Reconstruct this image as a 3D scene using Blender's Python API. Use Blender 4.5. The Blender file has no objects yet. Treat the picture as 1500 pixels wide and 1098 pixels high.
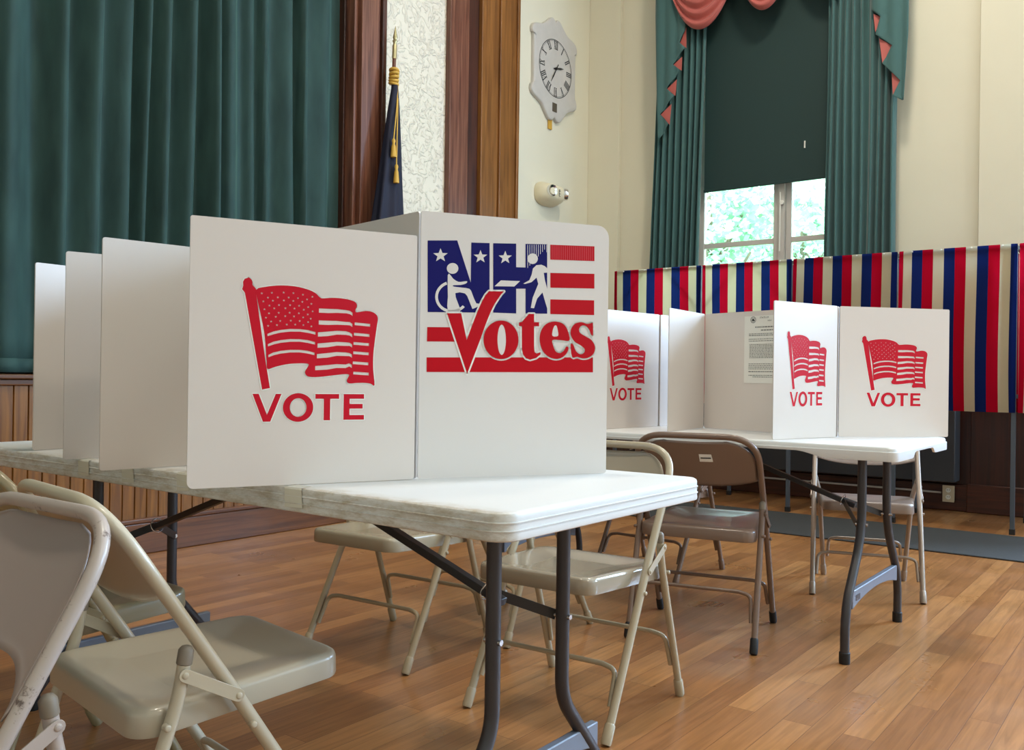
import bpy, math, random
from mathutils import Vector
PI = math.pi
random.seed(7)
scene = bpy.context.scene
COL = scene.collection

# ------------------------------------------------------------------ helpers
class MB:
    def __init__(self):
        self.v = []; self.f = []; self.m = []
    def add(self, vs, fs, mi=0):
        b = len(self.v)
        self.v += [tuple(p) for p in vs]
        for q in fs:
            self.f.append(tuple(b + i for i in q)); self.m.append(mi)
    def box(self, x0, x1, y0, y1, z0, z1, mi=0):
        vs = [(x0,y0,z0),(x1,y0,z0),(x1,y1,z0),(x0,y1,z0),(x0,y0,z1),(x1,y0,z1),(x1,y1,z1),(x0,y1,z1)]
        self.add(vs, [(0,3,2,1),(4,5,6,7),(0,1,5,4),(1,2,6,5),(2,3,7,6),(3,0,4,7)], mi)
    def tube(self, path, r, n=12, closed=False, mi=0):
        P = [Vector(p) for p in path]
        N = len(P)
        R = r if isinstance(r, (list, tuple)) else [r] * N
        T = []
        for i in range(N):
            if closed: t = P[(i+1) % N] - P[i-1]
            elif i == 0: t = P[1] - P[0]
            elif i == N-1: t = P[-1] - P[-2]
            else: t = (P[i+1]-P[i]).normalized() + (P[i]-P[i-1]).normalized()
            T.append(t.normalized())
        a = Vector((0,0,1)) if abs(T[0].z) < .9 else Vector((1,0,0))
        nrm = T[0].cross(a).normalized()
        vs = []
        for i in range(N):
            if i:
                nrm = (nrm - T[i] * nrm.dot(T[i])).normalized()
            bn = T[i].cross(nrm)
            for k in range(n):
                an = 2*PI*k/n
                vs.append(P[i] + (nrm*math.cos(an) + bn*math.sin(an)) * R[i])
        fs = []
        for i in range(N if closed else N-1):
            j = (i+1) % N
            for k in range(n):
                l = (k+1) % n
                fs.append((i*n+k, i*n+l, j*n+l, j*n+k))
        if not closed:
            fs.append(tuple(range(n-1,-1,-1))); fs.append(tuple((N-1)*n+k for k in range(n)))
        self.add(vs, fs, mi)
    def loft(self, rings, cap0=True, cap1=True, mi=0, closed=True):
        n = len(rings[0]); vs = []; fs = []
        for r in rings: vs += r
        for i in range(len(rings)-1):
            for k in range(n if closed else n-1):
                l = (k+1) % n
                fs.append((i*n+k, i*n+l, (i+1)*n+l, (i+1)*n+k))
        if cap0: fs.append(tuple(range(n-1,-1,-1)))
        if cap1: fs.append(tuple((len(rings)-1)*n+k for k in range(n)))
        self.add(vs, fs, mi)
    def lathe(self, prof, c=(0,0,0), n=24, axis='z', mi=0):
        rings = []
        for r, h in prof:
            ring = []
            for k in range(n):
                a = 2*PI*k/n
                p = (r*math.cos(a), r*math.sin(a), h)
                if axis == 'x': p = (p[2], p[0], p[1])
                if axis == 'y': p = (p[1], p[2], p[0])
                ring.append((c[0]+p[0], c[1]+p[1], c[2]+p[2]))
            rings.append(ring)
        self.loft(rings, mi=mi)
    def grid(self, fn, nu, nv, mi=None):
        vs = [fn(i/nu, j/nv) for j in range(nv+1) for i in range(nu+1)]
        b = len(self.v); self.v += [tuple(p) for p in vs]
        for j in range(nv):
            for i in range(nu):
                a = b + j*(nu+1)+i
                self.f.append((a, a+1, a+nu+2, a+nu+1)); self.m.append(mi(i, j) if mi else 0)
    def obj(self, name, mats, parent=None, smooth=40, bevel=0, thick=0, loc=None, kind=None, subdiv=0):
        me = bpy.data.meshes.new(name)
        me.from_pydata(self.v, [], self.f)
        if not isinstance(mats, (list, tuple)): mats = [mats]
        for q in mats: me.materials.append(q)
        if len(mats) > 1: me.polygons.foreach_set('material_index', self.m)
        me.validate(); me.update()
        if smooth:
            me.polygons.foreach_set('use_smooth', [True]*len(me.polygons))
            try: me.set_sharp_from_angle(angle=math.radians(smooth))
            except Exception: pass
        o = bpy.data.objects.new(name, me); COL.objects.link(o)
        if parent: o.parent = parent
        if loc: o.location = loc
        if thick:
            s = o.modifiers.new('solid', 'SOLIDIFY'); s.thickness = thick; s.offset = 0
        if bevel:
            b = o.modifiers.new('bevel', 'BEVEL'); b.width = bevel; b.segments = 2; b.limit_method = 'ANGLE'; b.harden_normals = False
        if subdiv:
            b = o.modifiers.new('sub', 'SUBSURF'); b.levels = subdiv; b.render_levels = subdiv
        if kind: o['kind'] = kind
        return o

def tag(o, label, cat, group=None):
    o['label'] = label; o['category'] = cat
    if group: o['group'] = group
    return o
def thing(name, label, cat, loc=(0,0,0), rz=0, group=None):
    o = bpy.data.objects.new(name, None); COL.objects.link(o)
    o.empty_display_size = .1
    o.location = loc; o.rotation_euler = (0,0,rz)
    return tag(o, label, cat, group)
def fillet(pts, r, seg=6):
    P = [Vector(p) for p in pts]; out = [P[0]]
    rr = r if isinstance(r, (list, tuple)) else [r]*len(P)
    for i in range(1, len(P)-1):
        a = (P[i-1]-P[i]); b = (P[i+1]-P[i])
        la, lb = a.length, b.length
        a.normalize(); b.normalize()
        ang = a.angle(b)
        d = min(rr[i]/max(math.tan(ang/2), 1e-4), la*.49, lb*.49)
        s, e = P[i]+a*d, P[i]+b*d
        for k in range(seg+1):
            t = k/seg
            out.append(s*(1-t)**2 + P[i]*2*t*(1-t) + e*t*t)
    out.append(P[-1]); return out
def rrect(x0, x1, y0, y1, r, n=6):
    out = []
    for cx, cy, a0 in ((x1-r,y1-r,0),(x0+r,y1-r,PI/2),(x0+r,y0+r,PI),(x1-r,y0+r,1.5*PI)):
        for k in range(n+1):
            a = a0 + PI/2*k/n
            out.append((cx+r*math.cos(a), cy+r*math.sin(a)))
    return out

# ------------------------------------------------------------------ materials
def srgb(r, g, b):
    f = lambda c: (c/255/12.92) if c/255 <= .04045 else ((c/255+.055)/1.055)**2.4
    return (f(r), f(g), f(b), 1)
def newmat(name):
    m = bpy.data.materials.new(name); m.use_nodes = True
    nt = m.node_tree; b = nt.nodes['Principled BSDF']
    return m, nt, b
def plain(name, col, rough=.5, metal=0, coat=0, noise=0, nscale=8, bump=0, bscale=60, sheen=0):
    m, nt, b = newmat(name)
    b.inputs['Base Color'].default_value = col
    b.inputs['Roughness'].default_value = rough
    b.inputs['Metallic'].default_value = metal
    if coat: b.inputs['Coat Weight'].default_value = coat; b.inputs['Coat Roughness'].default_value = .15
    if sheen: b.inputs['Sheen Weight'].default_value = sheen; b.inputs['Sheen Roughness'].default_value = .4
    tc = nt.nodes.new('ShaderNodeTexCoord')
    if noise:
        n = nt.nodes.new('ShaderNodeTexNoise'); n.inputs['Scale'].default_value = nscale; n.inputs['Detail'].default_value = 4
        nt.links.new(tc.outputs['Object'], n.inputs['Vector'])
        mx = nt.nodes.new('ShaderNodeMix'); mx.data_type = 'RGBA'
        mx.inputs[6].default_value = tuple(c*(1-noise) for c in col[:3])+(1,)
        mx.inputs[7].default_value = tuple(min(1,c*(1+noise)) for c in col[:3])+(1,)
        nt.links.new(n.outputs[0], mx.inputs[0]); nt.links.new(mx.outputs[2], b.inputs['Base Color'])
    if bump:
        n2 = nt.nodes.new('ShaderNodeTexNoise'); n2.inputs['Scale'].default_value = bscale; n2.inputs['Detail'].default_value = 3
        nt.links.new(tc.outputs['Object'], n2.inputs['Vector'])
        bp = nt.nodes.new('ShaderNodeBump'); bp.inputs['Strength'].default_value = bump; bp.inputs['Distance'].default_value = .01
        nt.links.new(n2.outputs[0], bp.inputs['Height']); nt.links.new(bp.outputs[0], b.inputs['Normal'])
    return m
def worn(name, col, chip, rough=.35, amount=.62, scale=14, coat=.2):
    """painted steel with worn patches where the paint has rubbed off"""
    m, nt, b = newmat(name)
    tc = nt.nodes.new('ShaderNodeTexCoord')
    n = nt.nodes.new('ShaderNodeTexNoise'); n.inputs['Scale'].default_value = scale; n.inputs['Detail'].default_value = 8; n.inputs['Roughness'].default_value = .7
    nt.links.new(tc.outputs['Object'], n.inputs['Vector'])
    r = nt.nodes.new('ShaderNodeValToRGB')
    r.color_ramp.elements[0].position = amount; r.color_ramp.elements[1].position = amount+.05
    r.color_ramp.elements[0].color = col; r.color_ramp.elements[1].color = chip
    nt.links.new(n.outputs[0], r.inputs[0]); nt.links.new(r.outputs[0], b.inputs['Base Color'])
    b.inputs['Roughness'].default_value = rough
    b.inputs['Coat Weight'].default_value = coat; b.inputs['Coat Roughness'].default_value = .15
    return m
def wood(name, c1, c2, axis='z', rough=.4, scale=1.0, coat=.1):
    m, nt, b = newmat(name)
    tc = nt.nodes.new('ShaderNodeTexCoord'); mp = nt.nodes.new('ShaderNodeMapping')
    s = {'z': (22,22,1.1), 'x': (1.1,22,22), 'y': (22,1.1,22)}[axis]
    mp.inputs['Scale'].default_value = tuple(q*scale for q in s)
    nt.links.new(tc.outputs['Object'], mp.inputs['Vector'])
    n = nt.nodes.new('ShaderNodeTexNoise'); n.inputs['Scale'].default_value = 1.6; n.inputs['Detail'].default_value = 7; n.inputs['Distortion'].default_value = .8
    nt.links.new(mp.outputs[0], n.inputs['Vector'])
    r = nt.nodes.new('ShaderNodeValToRGB')
    r.color_ramp.elements[0].position = .32; r.color_ramp.elements[1].position = .68
    r.color_ramp.elements[0].color = c1; r.color_ramp.elements[1].color = c2
    nt.links.new(n.outputs[0], r.inputs[0]); nt.links.new(r.outputs[0], b.inputs['Base Color'])
    b.inputs['Roughness'].default_value = rough; b.inputs['Coat Weight'].default_value = coat
    return m
def floor_mat():
    m, nt, b = newmat('oak_strip_floor')
    tc = nt.nodes.new('ShaderNodeTexCoord')
    br = nt.nodes.new('ShaderNodeTexBrick')
    br.inputs['Scale'].default_value = 1; br.inputs['Mortar Size'].default_value = .0011; br.inputs['Mortar Smooth'].default_value = .3
    br.inputs['Brick Width'].default_value = .95; br.inputs['Row Height'].default_value = .083
    br.offset = .37; br.offset_frequency = 2; br.squash = 1
    br.inputs['Color1'].default_value = (0,0,0,1); br.inputs['Color2'].default_value = (1,1,1,1); br.inputs['Mortar'].default_value = (.5,.5,.5,1)
    nt.links.new(tc.outputs['Object'], br.inputs['Vector'])
    ramp = nt.nodes.new('ShaderNodeValToRGB')
    e = ramp.color_ramp.elements
    e[0].position = 0; e[0].color = srgb(146,98,58); e[1].position = 1; e[1].color = srgb(180,128,78)
    q = e.new(.35); q.color = srgb(154,104,60); q = e.new(.7); q.color = srgb(170,118,70)
    nt.links.new(br.outputs['Color'], ramp.inputs[0])
    mp = nt.nodes.new('ShaderNodeMapping'); mp.inputs['Scale'].default_value = (1.6, 30, 1)
    nt.links.new(tc.outputs['Object'], mp.inputs['Vector'])
    # shift the grain from board to board
    ad = nt.nodes.new('ShaderNodeVectorMath'); ad.operation = 'MULTIPLY_ADD'
    nt.links.new(br.outputs['Color'], ad.inputs[0]); ad.inputs[1].default_value = (9,9,5); nt.links.new(mp.outputs[0], ad.inputs[2])
    n = nt.nodes.new('ShaderNodeTexNoise'); n.inputs['Scale'].default_value = 1.8; n.inputs['Detail'].default_value = 8; n.inputs['Distortion'].default_value = 1.2
    nt.links.new(ad.outputs[0], n.inputs['Vector'])
    gr = nt.nodes.new('ShaderNodeValToRGB')
    gr.color_ramp.elements[0].position = .3; gr.color_ramp.elements[0].color = (.74,.70,.66,1)
    gr.color_ramp.elements[1].position = .7; gr.color_ramp.elements[1].color = (1.12,1.1,1.08,1)
    nt.links.new(n.outputs[0], gr.inputs[0])
    mx = nt.nodes.new('ShaderNodeMix'); mx.data_type = 'RGBA'; mx.blend_type = 'MULTIPLY'; mx.inputs[0].default_value = 1
    nt.links.new(ramp.outputs[0], mx.inputs[6]); nt.links.new(gr.outputs[0], mx.inputs[7])
    mo = nt.nodes.new('ShaderNodeMix'); mo.data_type = 'RGBA'
    nt.links.new(br.outputs['Fac'], mo.inputs[0]); nt.links.new(mx.outputs[2], mo.inputs[6]); mo.inputs[7].default_value = srgb(112,70,38)
    nt.links.new(mo.outputs[2], b.inputs['Base Color'])
    n2 = nt.nodes.new('ShaderNodeTexNoise'); n2.inputs['Scale'].default_value = 3.5; n2.inputs['Detail'].default_value = 6
    nt.links.new(tc.outputs['Object'], n2.inputs['Vector'])
    mr = nt.nodes.new('ShaderNodeMapRange'); mr.inputs[1].default_value = .3; mr.inputs[2].default_value = .7; mr.inputs[3].default_value = .26; mr.inputs[4].default_value = .42
    nt.links.new(n2.outputs[0], mr.inputs[0]); nt.links.new(mr.outputs[0], b.inputs['Roughness'])
    bp = nt.nodes.new('ShaderNodeBump'); bp.inputs['Strength'].default_value = .25; bp.inputs['Distance'].default_value = .002; bp.invert = True
    nt.links.new(br.outputs['Fac'], bp.inputs['Height']); nt.links.new(bp.outputs[0], b.inputs['Normal'])
    b.inputs['Coat Weight'].default_value = .25; b.inputs['Coat Roughness'].default_value = .22
    return m
def plaster_mat():
    m, nt, b = newmat('rough_plaster')
    b.inputs['Base Color'].default_value = srgb(226,216,196); b.inputs['Roughness'].default_value = .85
    tc = nt.nodes.new('ShaderNodeTexCoord')
    n = nt.nodes.new('ShaderNodeTexNoise'); n.inputs['Scale'].default_value = 11; n.inputs['Detail'].default_value = 5; n.inputs['Distortion'].default_value = 2.2
    nt.links.new(tc.outputs['Object'], n.inputs['Vector'])
    r = nt.nodes.new('ShaderNodeValToRGB'); r.color_ramp.elements[0].position = .50; r.color_ramp.elements[1].position = .62
    nt.links.new(n.outputs[0], r.inputs[0])
    bp = nt.nodes.new('ShaderNodeBump'); bp.inputs['Strength'].default_value = .7; bp.inputs['Distance'].default_value = .012
    nt.links.new(r.outputs[0], bp.inputs['Height']); nt.links.new(bp.outputs[0], b.inputs['Normal'])
    return m
def table_dirty_mat(x0):
    """white plastic, grubby along the long edge people sit at (a stain that belongs to that edge)"""
    m, nt, b = newmat('white_plastic_grubby_edge')
    tc = nt.nodes.new('ShaderNodeTexCoord'); sx = nt.nodes.new('ShaderNodeSeparateXYZ')
    nt.links.new(tc.outputs['Object'], sx.inputs[0])
    mr = nt.nodes.new('ShaderNodeMapRange'); mr.inputs[1].default_value = x0+.05; mr.inputs[2].default_value = x0+.004; mr.inputs[3].default_value = 0; mr.inputs[4].default_value = 1
    nt.links.new(sx.outputs[0], mr.inputs[0])
    mp = nt.nodes.new('ShaderNodeMapping'); mp.inputs['Scale'].default_value = (30,16,60)
    nt.links.new(tc.outputs['Object'], mp.inputs['Vector'])
    n = nt.nodes.new('ShaderNodeTexNoise'); n.inputs['Scale'].default_value = 1.4; n.inputs['Detail'].default_value = 9; n.inputs['Roughness'].default_value = .72
    nt.links.new(mp.outputs[0], n.inputs['Vector'])
    r = nt.nodes.new('ShaderNodeValToRGB'); r.color_ramp.elements[0].position = .42; r.color_ramp.elements[1].position = .72
    r.color_ramp.elements[0].color = (.12,.12,.12,1); r.color_ramp.elements[1].color = (.85,.85,.85,1)
    nt.links.new(n.outputs[0], r.inputs[0])
    mu = nt.nodes.new('ShaderNodeMath'); mu.operation = 'MULTIPLY'
    nt.links.new(mr.outputs[0], mu.inputs[0]); nt.links.new(r.outputs[0], mu.inputs[1])
    mx = nt.nodes.new('ShaderNodeMix'); mx.data_type = 'RGBA'
    mx.inputs[6].default_value = srgb(222,221,217); mx.inputs[7].default_value = srgb(164,144,106)
    nt.links.new(mu.outputs[0], mx.inputs[0]); nt.links.new(mx.outputs[2], b.inputs['Base Color'])
    b.inputs['Roughness'].default_value = .42
    return m
def cloth_translucent(name, col, tr=.35):
    m, nt, b = newmat(name)
    nt.nodes.remove(b)
    d = nt.nodes.new('ShaderNodeBsdfDiffuse'); d.inputs[0].default_value = col
    t = nt.nodes.new('ShaderNodeBsdfTranslucent'); t.inputs[0].default_value = col
    mx = nt.nodes.new('ShaderNodeMixShader'); mx.inputs[0].default_value = tr
    out = nt.nodes['Material Output']
    nt.links.new(d.outputs[0], mx.inputs[1]); nt.links.new(t.outputs[0], mx.inputs[2]); nt.links.new(mx.outputs[0], out.inputs[0])
    return m
def glass_mat():
    m, nt, b = newmat('window_glass'); nt.nodes.remove(b)
    t = nt.nodes.new('ShaderNodeBsdfTransparent'); t.inputs[0].default_value = (.93,.98,1,1)
    g = nt.nodes.new('ShaderNodeBsdfGlossy'); g.inputs['Roughness'].default_value = .02
    fr = nt.nodes.new('ShaderNodeFresnel'); fr.inputs[0].default_value = 1.45
    mx = nt.nodes.new('ShaderNodeMixShader')
    nt.links.new(fr.outputs[0], mx.inputs[0]); nt.links.new(t.outputs[0], mx.inputs[1]); nt.links.new(g.outputs[0], mx.inputs[2])
    nt.links.new(mx.outputs[0], nt.nodes['Material Output'].inputs[0])
    return m
def velvet(name, c1, c2):
    m, nt, b = newmat(name)
    tc = nt.nodes.new('ShaderNodeTexCoord'); mp = nt.nodes.new('ShaderNodeMapping'); mp.inputs['Scale'].default_value = (5,5,1.3)
    nt.links.new(tc.outputs['Object'], mp.inputs['Vector'])
    n = nt.nodes.new('ShaderNodeTexNoise'); n.inputs['Scale'].default_value = 2.2; n.inputs['Detail'].default_value = 6
    nt.links.new(mp.outputs[0], n.inputs['Vector'])
    r = nt.nodes.new('ShaderNodeValToRGB'); r.color_ramp.elements[0].position = .3; r.color_ramp.elements[1].position = .7
    r.color_ramp.elements[0].color = c1; r.color_ramp.elements[1].color = c2
    nt.links.new(n.outputs[0], r.inputs[0]); nt.links.new(r.outputs[0], b.inputs['Base Color'])
    b.inputs['Roughness'].default_value = .8
    b.inputs['Sheen Weight'].default_value = .5; b.inputs['Sheen Roughness'].default_value = .35
    b.inputs['Sheen Tint'].default_value = srgb(120,170,160)
    return m

M = {}
M['floor'] = floor_mat()
M['cream'] = plain('cream_wall_paint', srgb(226,219,196), .75, noise=.03, nscale=3)
M['ceil'] = plain('ceiling_white', srgb(235,230,215), .9)
M['plaster'] = plaster_mat()
M['oak_red'] = wood('reddish_stained_oak', srgb(84,44,28), srgb(132,84,62), 'z', .38)
M['oak_dark'] = wood('dark_and_shaded_oak', srgb(50,22,10), srgb(78,38,18), 'z', .42)
M['oak_gold'] = wood('lamplit_golden_oak', srgb(106,64,22), srgb(148,96,42), 'z', .4)  # warm lamplight on the right casing is put into this wood colour
M['wains'] = wood('varnished_wainscot_boards', srgb(102,60,16), srgb(148,96,34), 'z', .42)
M['base'] = wood('stained_baseboard', srgb(82,47,22), srgb(122,75,40), 'x', .36)
M['wains_dark'] = wood('dark_mahogany_panelling', srgb(34,13,7), srgb(66,28,15), 'z', .36)
M['base_dark'] = wood('dark_mahogany_baseboard', srgb(50,20,10), srgb(84,38,18), 'y', .36)
M['velvet'] = velvet('green_velvet', srgb(26,54,50), srgb(42,72,66))
M['drape'] = plain('teal_drape_cloth', srgb(68,104,103), .85, sheen=.25, noise=.08, nscale=5)
M['shade'] = plain('dark_green_shade_cloth', srgb(27,54,52), .7)
M['rose'] = plain('dusty_rose_satin', srgb(190,98,90), .5, sheen=.3)
M['wtable'] = plain('white_blow_moulded_plastic', srgb(222,222,220), .42, bump=.05, bscale=250)
M['grub'] = table_dirty_mat(1.125)
M['charcoal'] = plain('charcoal_powder_coat', srgb(54,50,52), .42)
M['blackmetal'] = plain('black_powder_coat', srgb(38,36,38), .4)
M['bluegrey'] = plain('blue_grey_plastic', srgb(110,116,128), .4)
M['rubber'] = plain('black_rubber', srgb(22,22,22), .6)
M['steel'] = plain('bright_steel', srgb(200,200,200), .25, metal=1)
M['board'] = plain('white_corrugated_plastic', srgb(222,211,202), .33)
M['boardnh'] = plain('white_smooth_plastic_sheet', srgb(225,218,212), .3)
M['white'] = plain('white_print', srgb(240,238,230), .5)
M['red'] = plain('red_print', srgb(200,20,42), .45)
M['red2'] = plain('deep_red_print', srgb(190,8,26), .4)
M['blue'] = plain('navy_print', srgb(18,16,96), .4)
for k_ in ('red','red2','blue','white'):
    M[k_].node_tree.nodes['Principled BSDF'].inputs['Specular IOR Level'].default_value = .15
M['ink'] = plain('black_ink', srgb(60,60,58), .7)
M['greyink'] = plain('grey_ink', srgb(128,126,120), .7)
M['paper'] = plain('white_paper', srgb(238,234,224), .8)
M['st_cream'] = cloth_translucent('cream_stripe_cloth', srgb(226,212,178), .7)
M['st_blue'] = cloth_translucent('blue_stripe_cloth', srgb(28,44,104), .7)
M['st_red'] = cloth_translucent('red_stripe_cloth', srgb(198,16,44), .7)
M['stall'] = plain('dark_grey_frame_paint', srgb(74,80,88), .5)
M['stall_dark'] = plain('black_brace_paint', srgb(40,42,46), .5)
M['heater'] = plain('slate_heater_enamel', srgb(64,68,74), .5)
M['conduit'] = plain('painted_conduit', srgb(206,198,190), .5)
M['outlet'] = plain('ivory_outlet_plate', srgb(206,190,160), .5)
M['mat'] = plain('charcoal_ribbed_mat', srgb(58,58,57), .95, noise=.12, nscale=40, bump=.4, bscale=300)
M['winframe'] = plain('grey_white_window_paint', srgb(206,200,192), .5)
M['glass'] = glass_mat()
M['clock'] = plain('chalky_white_clock_paint', srgb(200,194,186), .6, noise=.1, nscale=9)
M['black'] = plain('black_paint', srgb(30,28,26), .5)
M['plaque'] = plain('dark_bronze_plaque', srgb(84,74,60), .45)
M['gold'] = plain('gold_cord', srgb(206,160,62), .55)
M['brass'] = plain('pale_brass', srgb(190,176,130), .3, metal=.8)
M['pole'] = wood('brown_flag_pole', srgb(80,38,22), srgb(120,62,36), 'z', .3)
M['navy'] = plain('navy_satin_flag', srgb(9,10,36), .75)
M['ivory'] = plain('ivory_plastic', srgb(226,214,182), .45)
M['chrome'] = plain('chrome_reflector', srgb(225,225,225), .15, metal=1)
M['leaf'] = cloth_translucent('green_leaf', srgb(168,205,178), .4)
M['bark'] = plain('grey_bark', srgb(110,98,84), .9)
M['grass'] = plain('lawn_grass', srgb(110,150,80), .95, noise=.2, nscale=4)

# chair paints
P_ = {}
P_['pinkgrey'] = (worn('worn_pinkish_grey_paint', srgb(176,162,152), srgb(92,74,66), .34, .585, 16), worn('scuffed_pinkish_grey_panel', srgb(162,146,138), srgb(84,72,64), .36, .68, 7))
P_['cream'] = (worn('cream_beige_paint', srgb(188,176,152), srgb(120,106,84), .3, .70, 12), plain('cream_beige_seat_paint', srgb(180,170,150), .28, coat=.3))
P_['olive'] = (plain('olive_beige_paint', srgb(148,134,102), .3, coat=.3), plain('olive_beige_seat_paint', srgb(142,130,100), .3, coat=.3))
P_['beige'] = (plain('beige_paint', srgb(170,154,126), .32, coat=.2), plain('beige_seat_paint', srgb(168,156,132), .25, coat=.4))
P_['taupe'] = (plain('glossy_taupe_paint', srgb(178,164,138), .25, coat=.4), plain('glossy_taupe_seat', srgb(158,146,126), .16, coat=.6))
P_['brown'] = (plain('brown_paint', srgb(120,96,80), .36, coat=.2), plain('brown_seat_paint', srgb(124,102,88), .3, coat=.3))
P_['grey'] = (plain('silvery_taupe_paint', srgb(156,140,126), .3, metal=.3, coat=.2), plain('grey_brown_seat', srgb(136,120,110), .28, coat=.3))

# ------------------------------------------------------------------ camera
F, PITCH, ROLL, CH, YAW = 1315.73, .00189, .013619, .95765, .647786
fw = Vector((math.cos(YAW)*math.cos(PITCH), math.sin(YAW)*math.cos(PITCH), math.sin(PITCH)))
rt = Vector((math.sin(YAW), -math.cos(YAW), 0)); up = rt.cross(fw)
r2 = rt*math.cos(ROLL) + up*math.sin(ROLL); u2 = -rt*math.sin(ROLL) + up*math.cos(ROLL)
cam = bpy.data.cameras.new('camera'); co = bpy.data.objects.new('camera', cam); COL.objects.link(co)
from mathutils import Matrix
mw = Matrix(((r2.x,u2.x,-fw.x,0),(r2.y,u2.y,-fw.y,0),(r2.z,u2.z,-fw.z,CH),(0,0,0,1)))
co.matrix_world = mw
cam.sensor_width = 36; cam.lens = F/1500*36; cam.clip_start = .05
scene.camera = co

# ------------------------------------------------------------------ room shell
XW, YW, ZC = 7.4, 4.677, 6.0
XB, YR = -4.0, -6.0
SY = 4.40                                   # stage front
mb = MB(); mb.box(XB, XW+.25, YR, YW+.3, -.1, 0); mb.obj('floor', M['floor'], kind='structure')
mb = MB(); mb.box(XB, XW+.25, YR, 7.2, ZC, ZC+.15); mb.obj('ceiling', M['ceil'], kind='structure')
mb = MB()
mb.box(XW, XW+.25, YR, 2.32, 0, ZC); mb.box(XW, XW+.25, 3.58, YW+.2, 0, ZC)
mb.box(XW, XW+.25, 2.32, 3.58, 0, 1.0); mb.box(XW, XW+.25, 2.32, 3.58, 4.7, ZC)
mb.obj('wall_far', M['cream'], kind='structure')
mb = MB(); mb.box(5.4, XW, YW, YW+.2, 0, ZC); mb.obj('wall_left', M['cream'], kind='structure')
mb = MB(); mb.box(4.50, 5.40, YW, YW+.2, 0, ZC); mb.obj('wall_left.001', M['plaster'], kind='structure')
mb = MB(); mb.box(XB, 4.50, YW, YW+.2, 5.2, ZC); mb.obj('wall_left.002', M['cream'], kind='structure')
mb = MB(); mb.box(XB, XW, YR-.2, YR, 0, ZC); mb.obj('wall_right', M['cream'], kind='structure')
mb = MB(); mb.box(XB-.2, XB, YR, 7.2, 0, ZC); mb.obj('wall_rear', M['cream'], kind='structure')
mb = MB(); mb.box(XB, 5.4, 7.0, 7.2, 0, ZC); mb.box(5.3, 5.5, YW+.2, 7.0, 0, ZC); mb.obj('wall_stage_back', M['oak_dark'], kind='structure')
# pilaster strips on the window wall
mb = MB(); mb.box(XW-.05, XW, 4.334, YW, 1.2, ZC); mb.obj('trim_1', M['cream'], kind='structure', bevel=.004)
mb = MB(); mb.box(XW-.05, XW, .62, 1.269, 1.2, ZC); mb.obj('trim_2', M['cream'], kind='structure', bevel=.004)
# stage front: matchboard with grooves
mb = MB()
x = -3.9; ring = []
w = .068
while x < 5.3:
    ring += [(x, SY+.011), (x+.004, SY), (x+w-.004, SY), (x+w, SY+.011)]
    x += w
vs = [(a, b, .1) for a, b in ring] + [(a, b, .92) for a, b in ring]
n = len(ring)
mb.add(vs, [(i, i+1, n+i+1, n+i) for i in range(n-1)])
mb.obj('wall_stage_front', M['wains'], kind='structure', smooth=0)
mb = MB(); mb.box(XB, 5.3, SY+.012, 7.0, 0.0, .935); mb.obj('stage_platform', M['wains'], kind='structure')
mb = MB(); mb.box(XB, 5.3, SY-.035, SY+.30, .915, .937); mb.box(XB, 5.3, SY-.018, SY+.01, .885, .915)
mb.obj('trim_3', M['base'], kind='structure', bevel=.006)
mb = MB(); mb.box(XB, 5.32, SY-.028, SY, 0, .165); mb.box(XB, 5.32, SY-.036, SY, .165, .19); mb.obj('baseboard_stage', M['base'], kind='structure', bevel=.006)
# proscenium casings
def board(name, x0, x1, y0, y1, m, z0=.937, z1=ZC, bv=.005):
    q = MB(); q.box(x0, x1, y0, y1, z0, z1); return q.obj(name, m, kind='structure', bevel=bv)
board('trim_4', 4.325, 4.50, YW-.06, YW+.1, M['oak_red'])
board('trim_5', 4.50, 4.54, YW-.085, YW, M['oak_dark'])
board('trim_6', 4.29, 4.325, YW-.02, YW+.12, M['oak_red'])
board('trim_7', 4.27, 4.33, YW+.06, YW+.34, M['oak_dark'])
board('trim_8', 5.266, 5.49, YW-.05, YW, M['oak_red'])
board('trim_9', 5.49, 5.66, YW-.012, YW, M['oak_dark'])  # shade of the recess between casings is painted in as darker wood
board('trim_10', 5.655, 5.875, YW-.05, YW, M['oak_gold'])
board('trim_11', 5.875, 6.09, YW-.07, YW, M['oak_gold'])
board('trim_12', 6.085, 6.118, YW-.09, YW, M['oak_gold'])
# window wall wainscot
mb = MB(); mb.box(XW-.02, XW, .6, YW-.01, .2, 1.15); mb.box(XW-.045, XW, .6, YW-.01, 1.12, 1.16)
mb.box(XW-.02, XW, YR, .6, .2, 1.15); mb.box(XW-.05, XW-.02, .62, 1.30, .2, 1.12)
mb.obj('wall_far_wainscot', M['wains_dark'], kind='structure', bevel=.004)
mb = MB(); mb.box(XW-.045, XW, YR, YW-.01, 0, .2); mb.box(XW-.07, XW-.02, .60, 1.32, 0, .21)
mb.obj('baseboard_far', M['base_dark'], kind='structure', bevel=.006)

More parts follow.
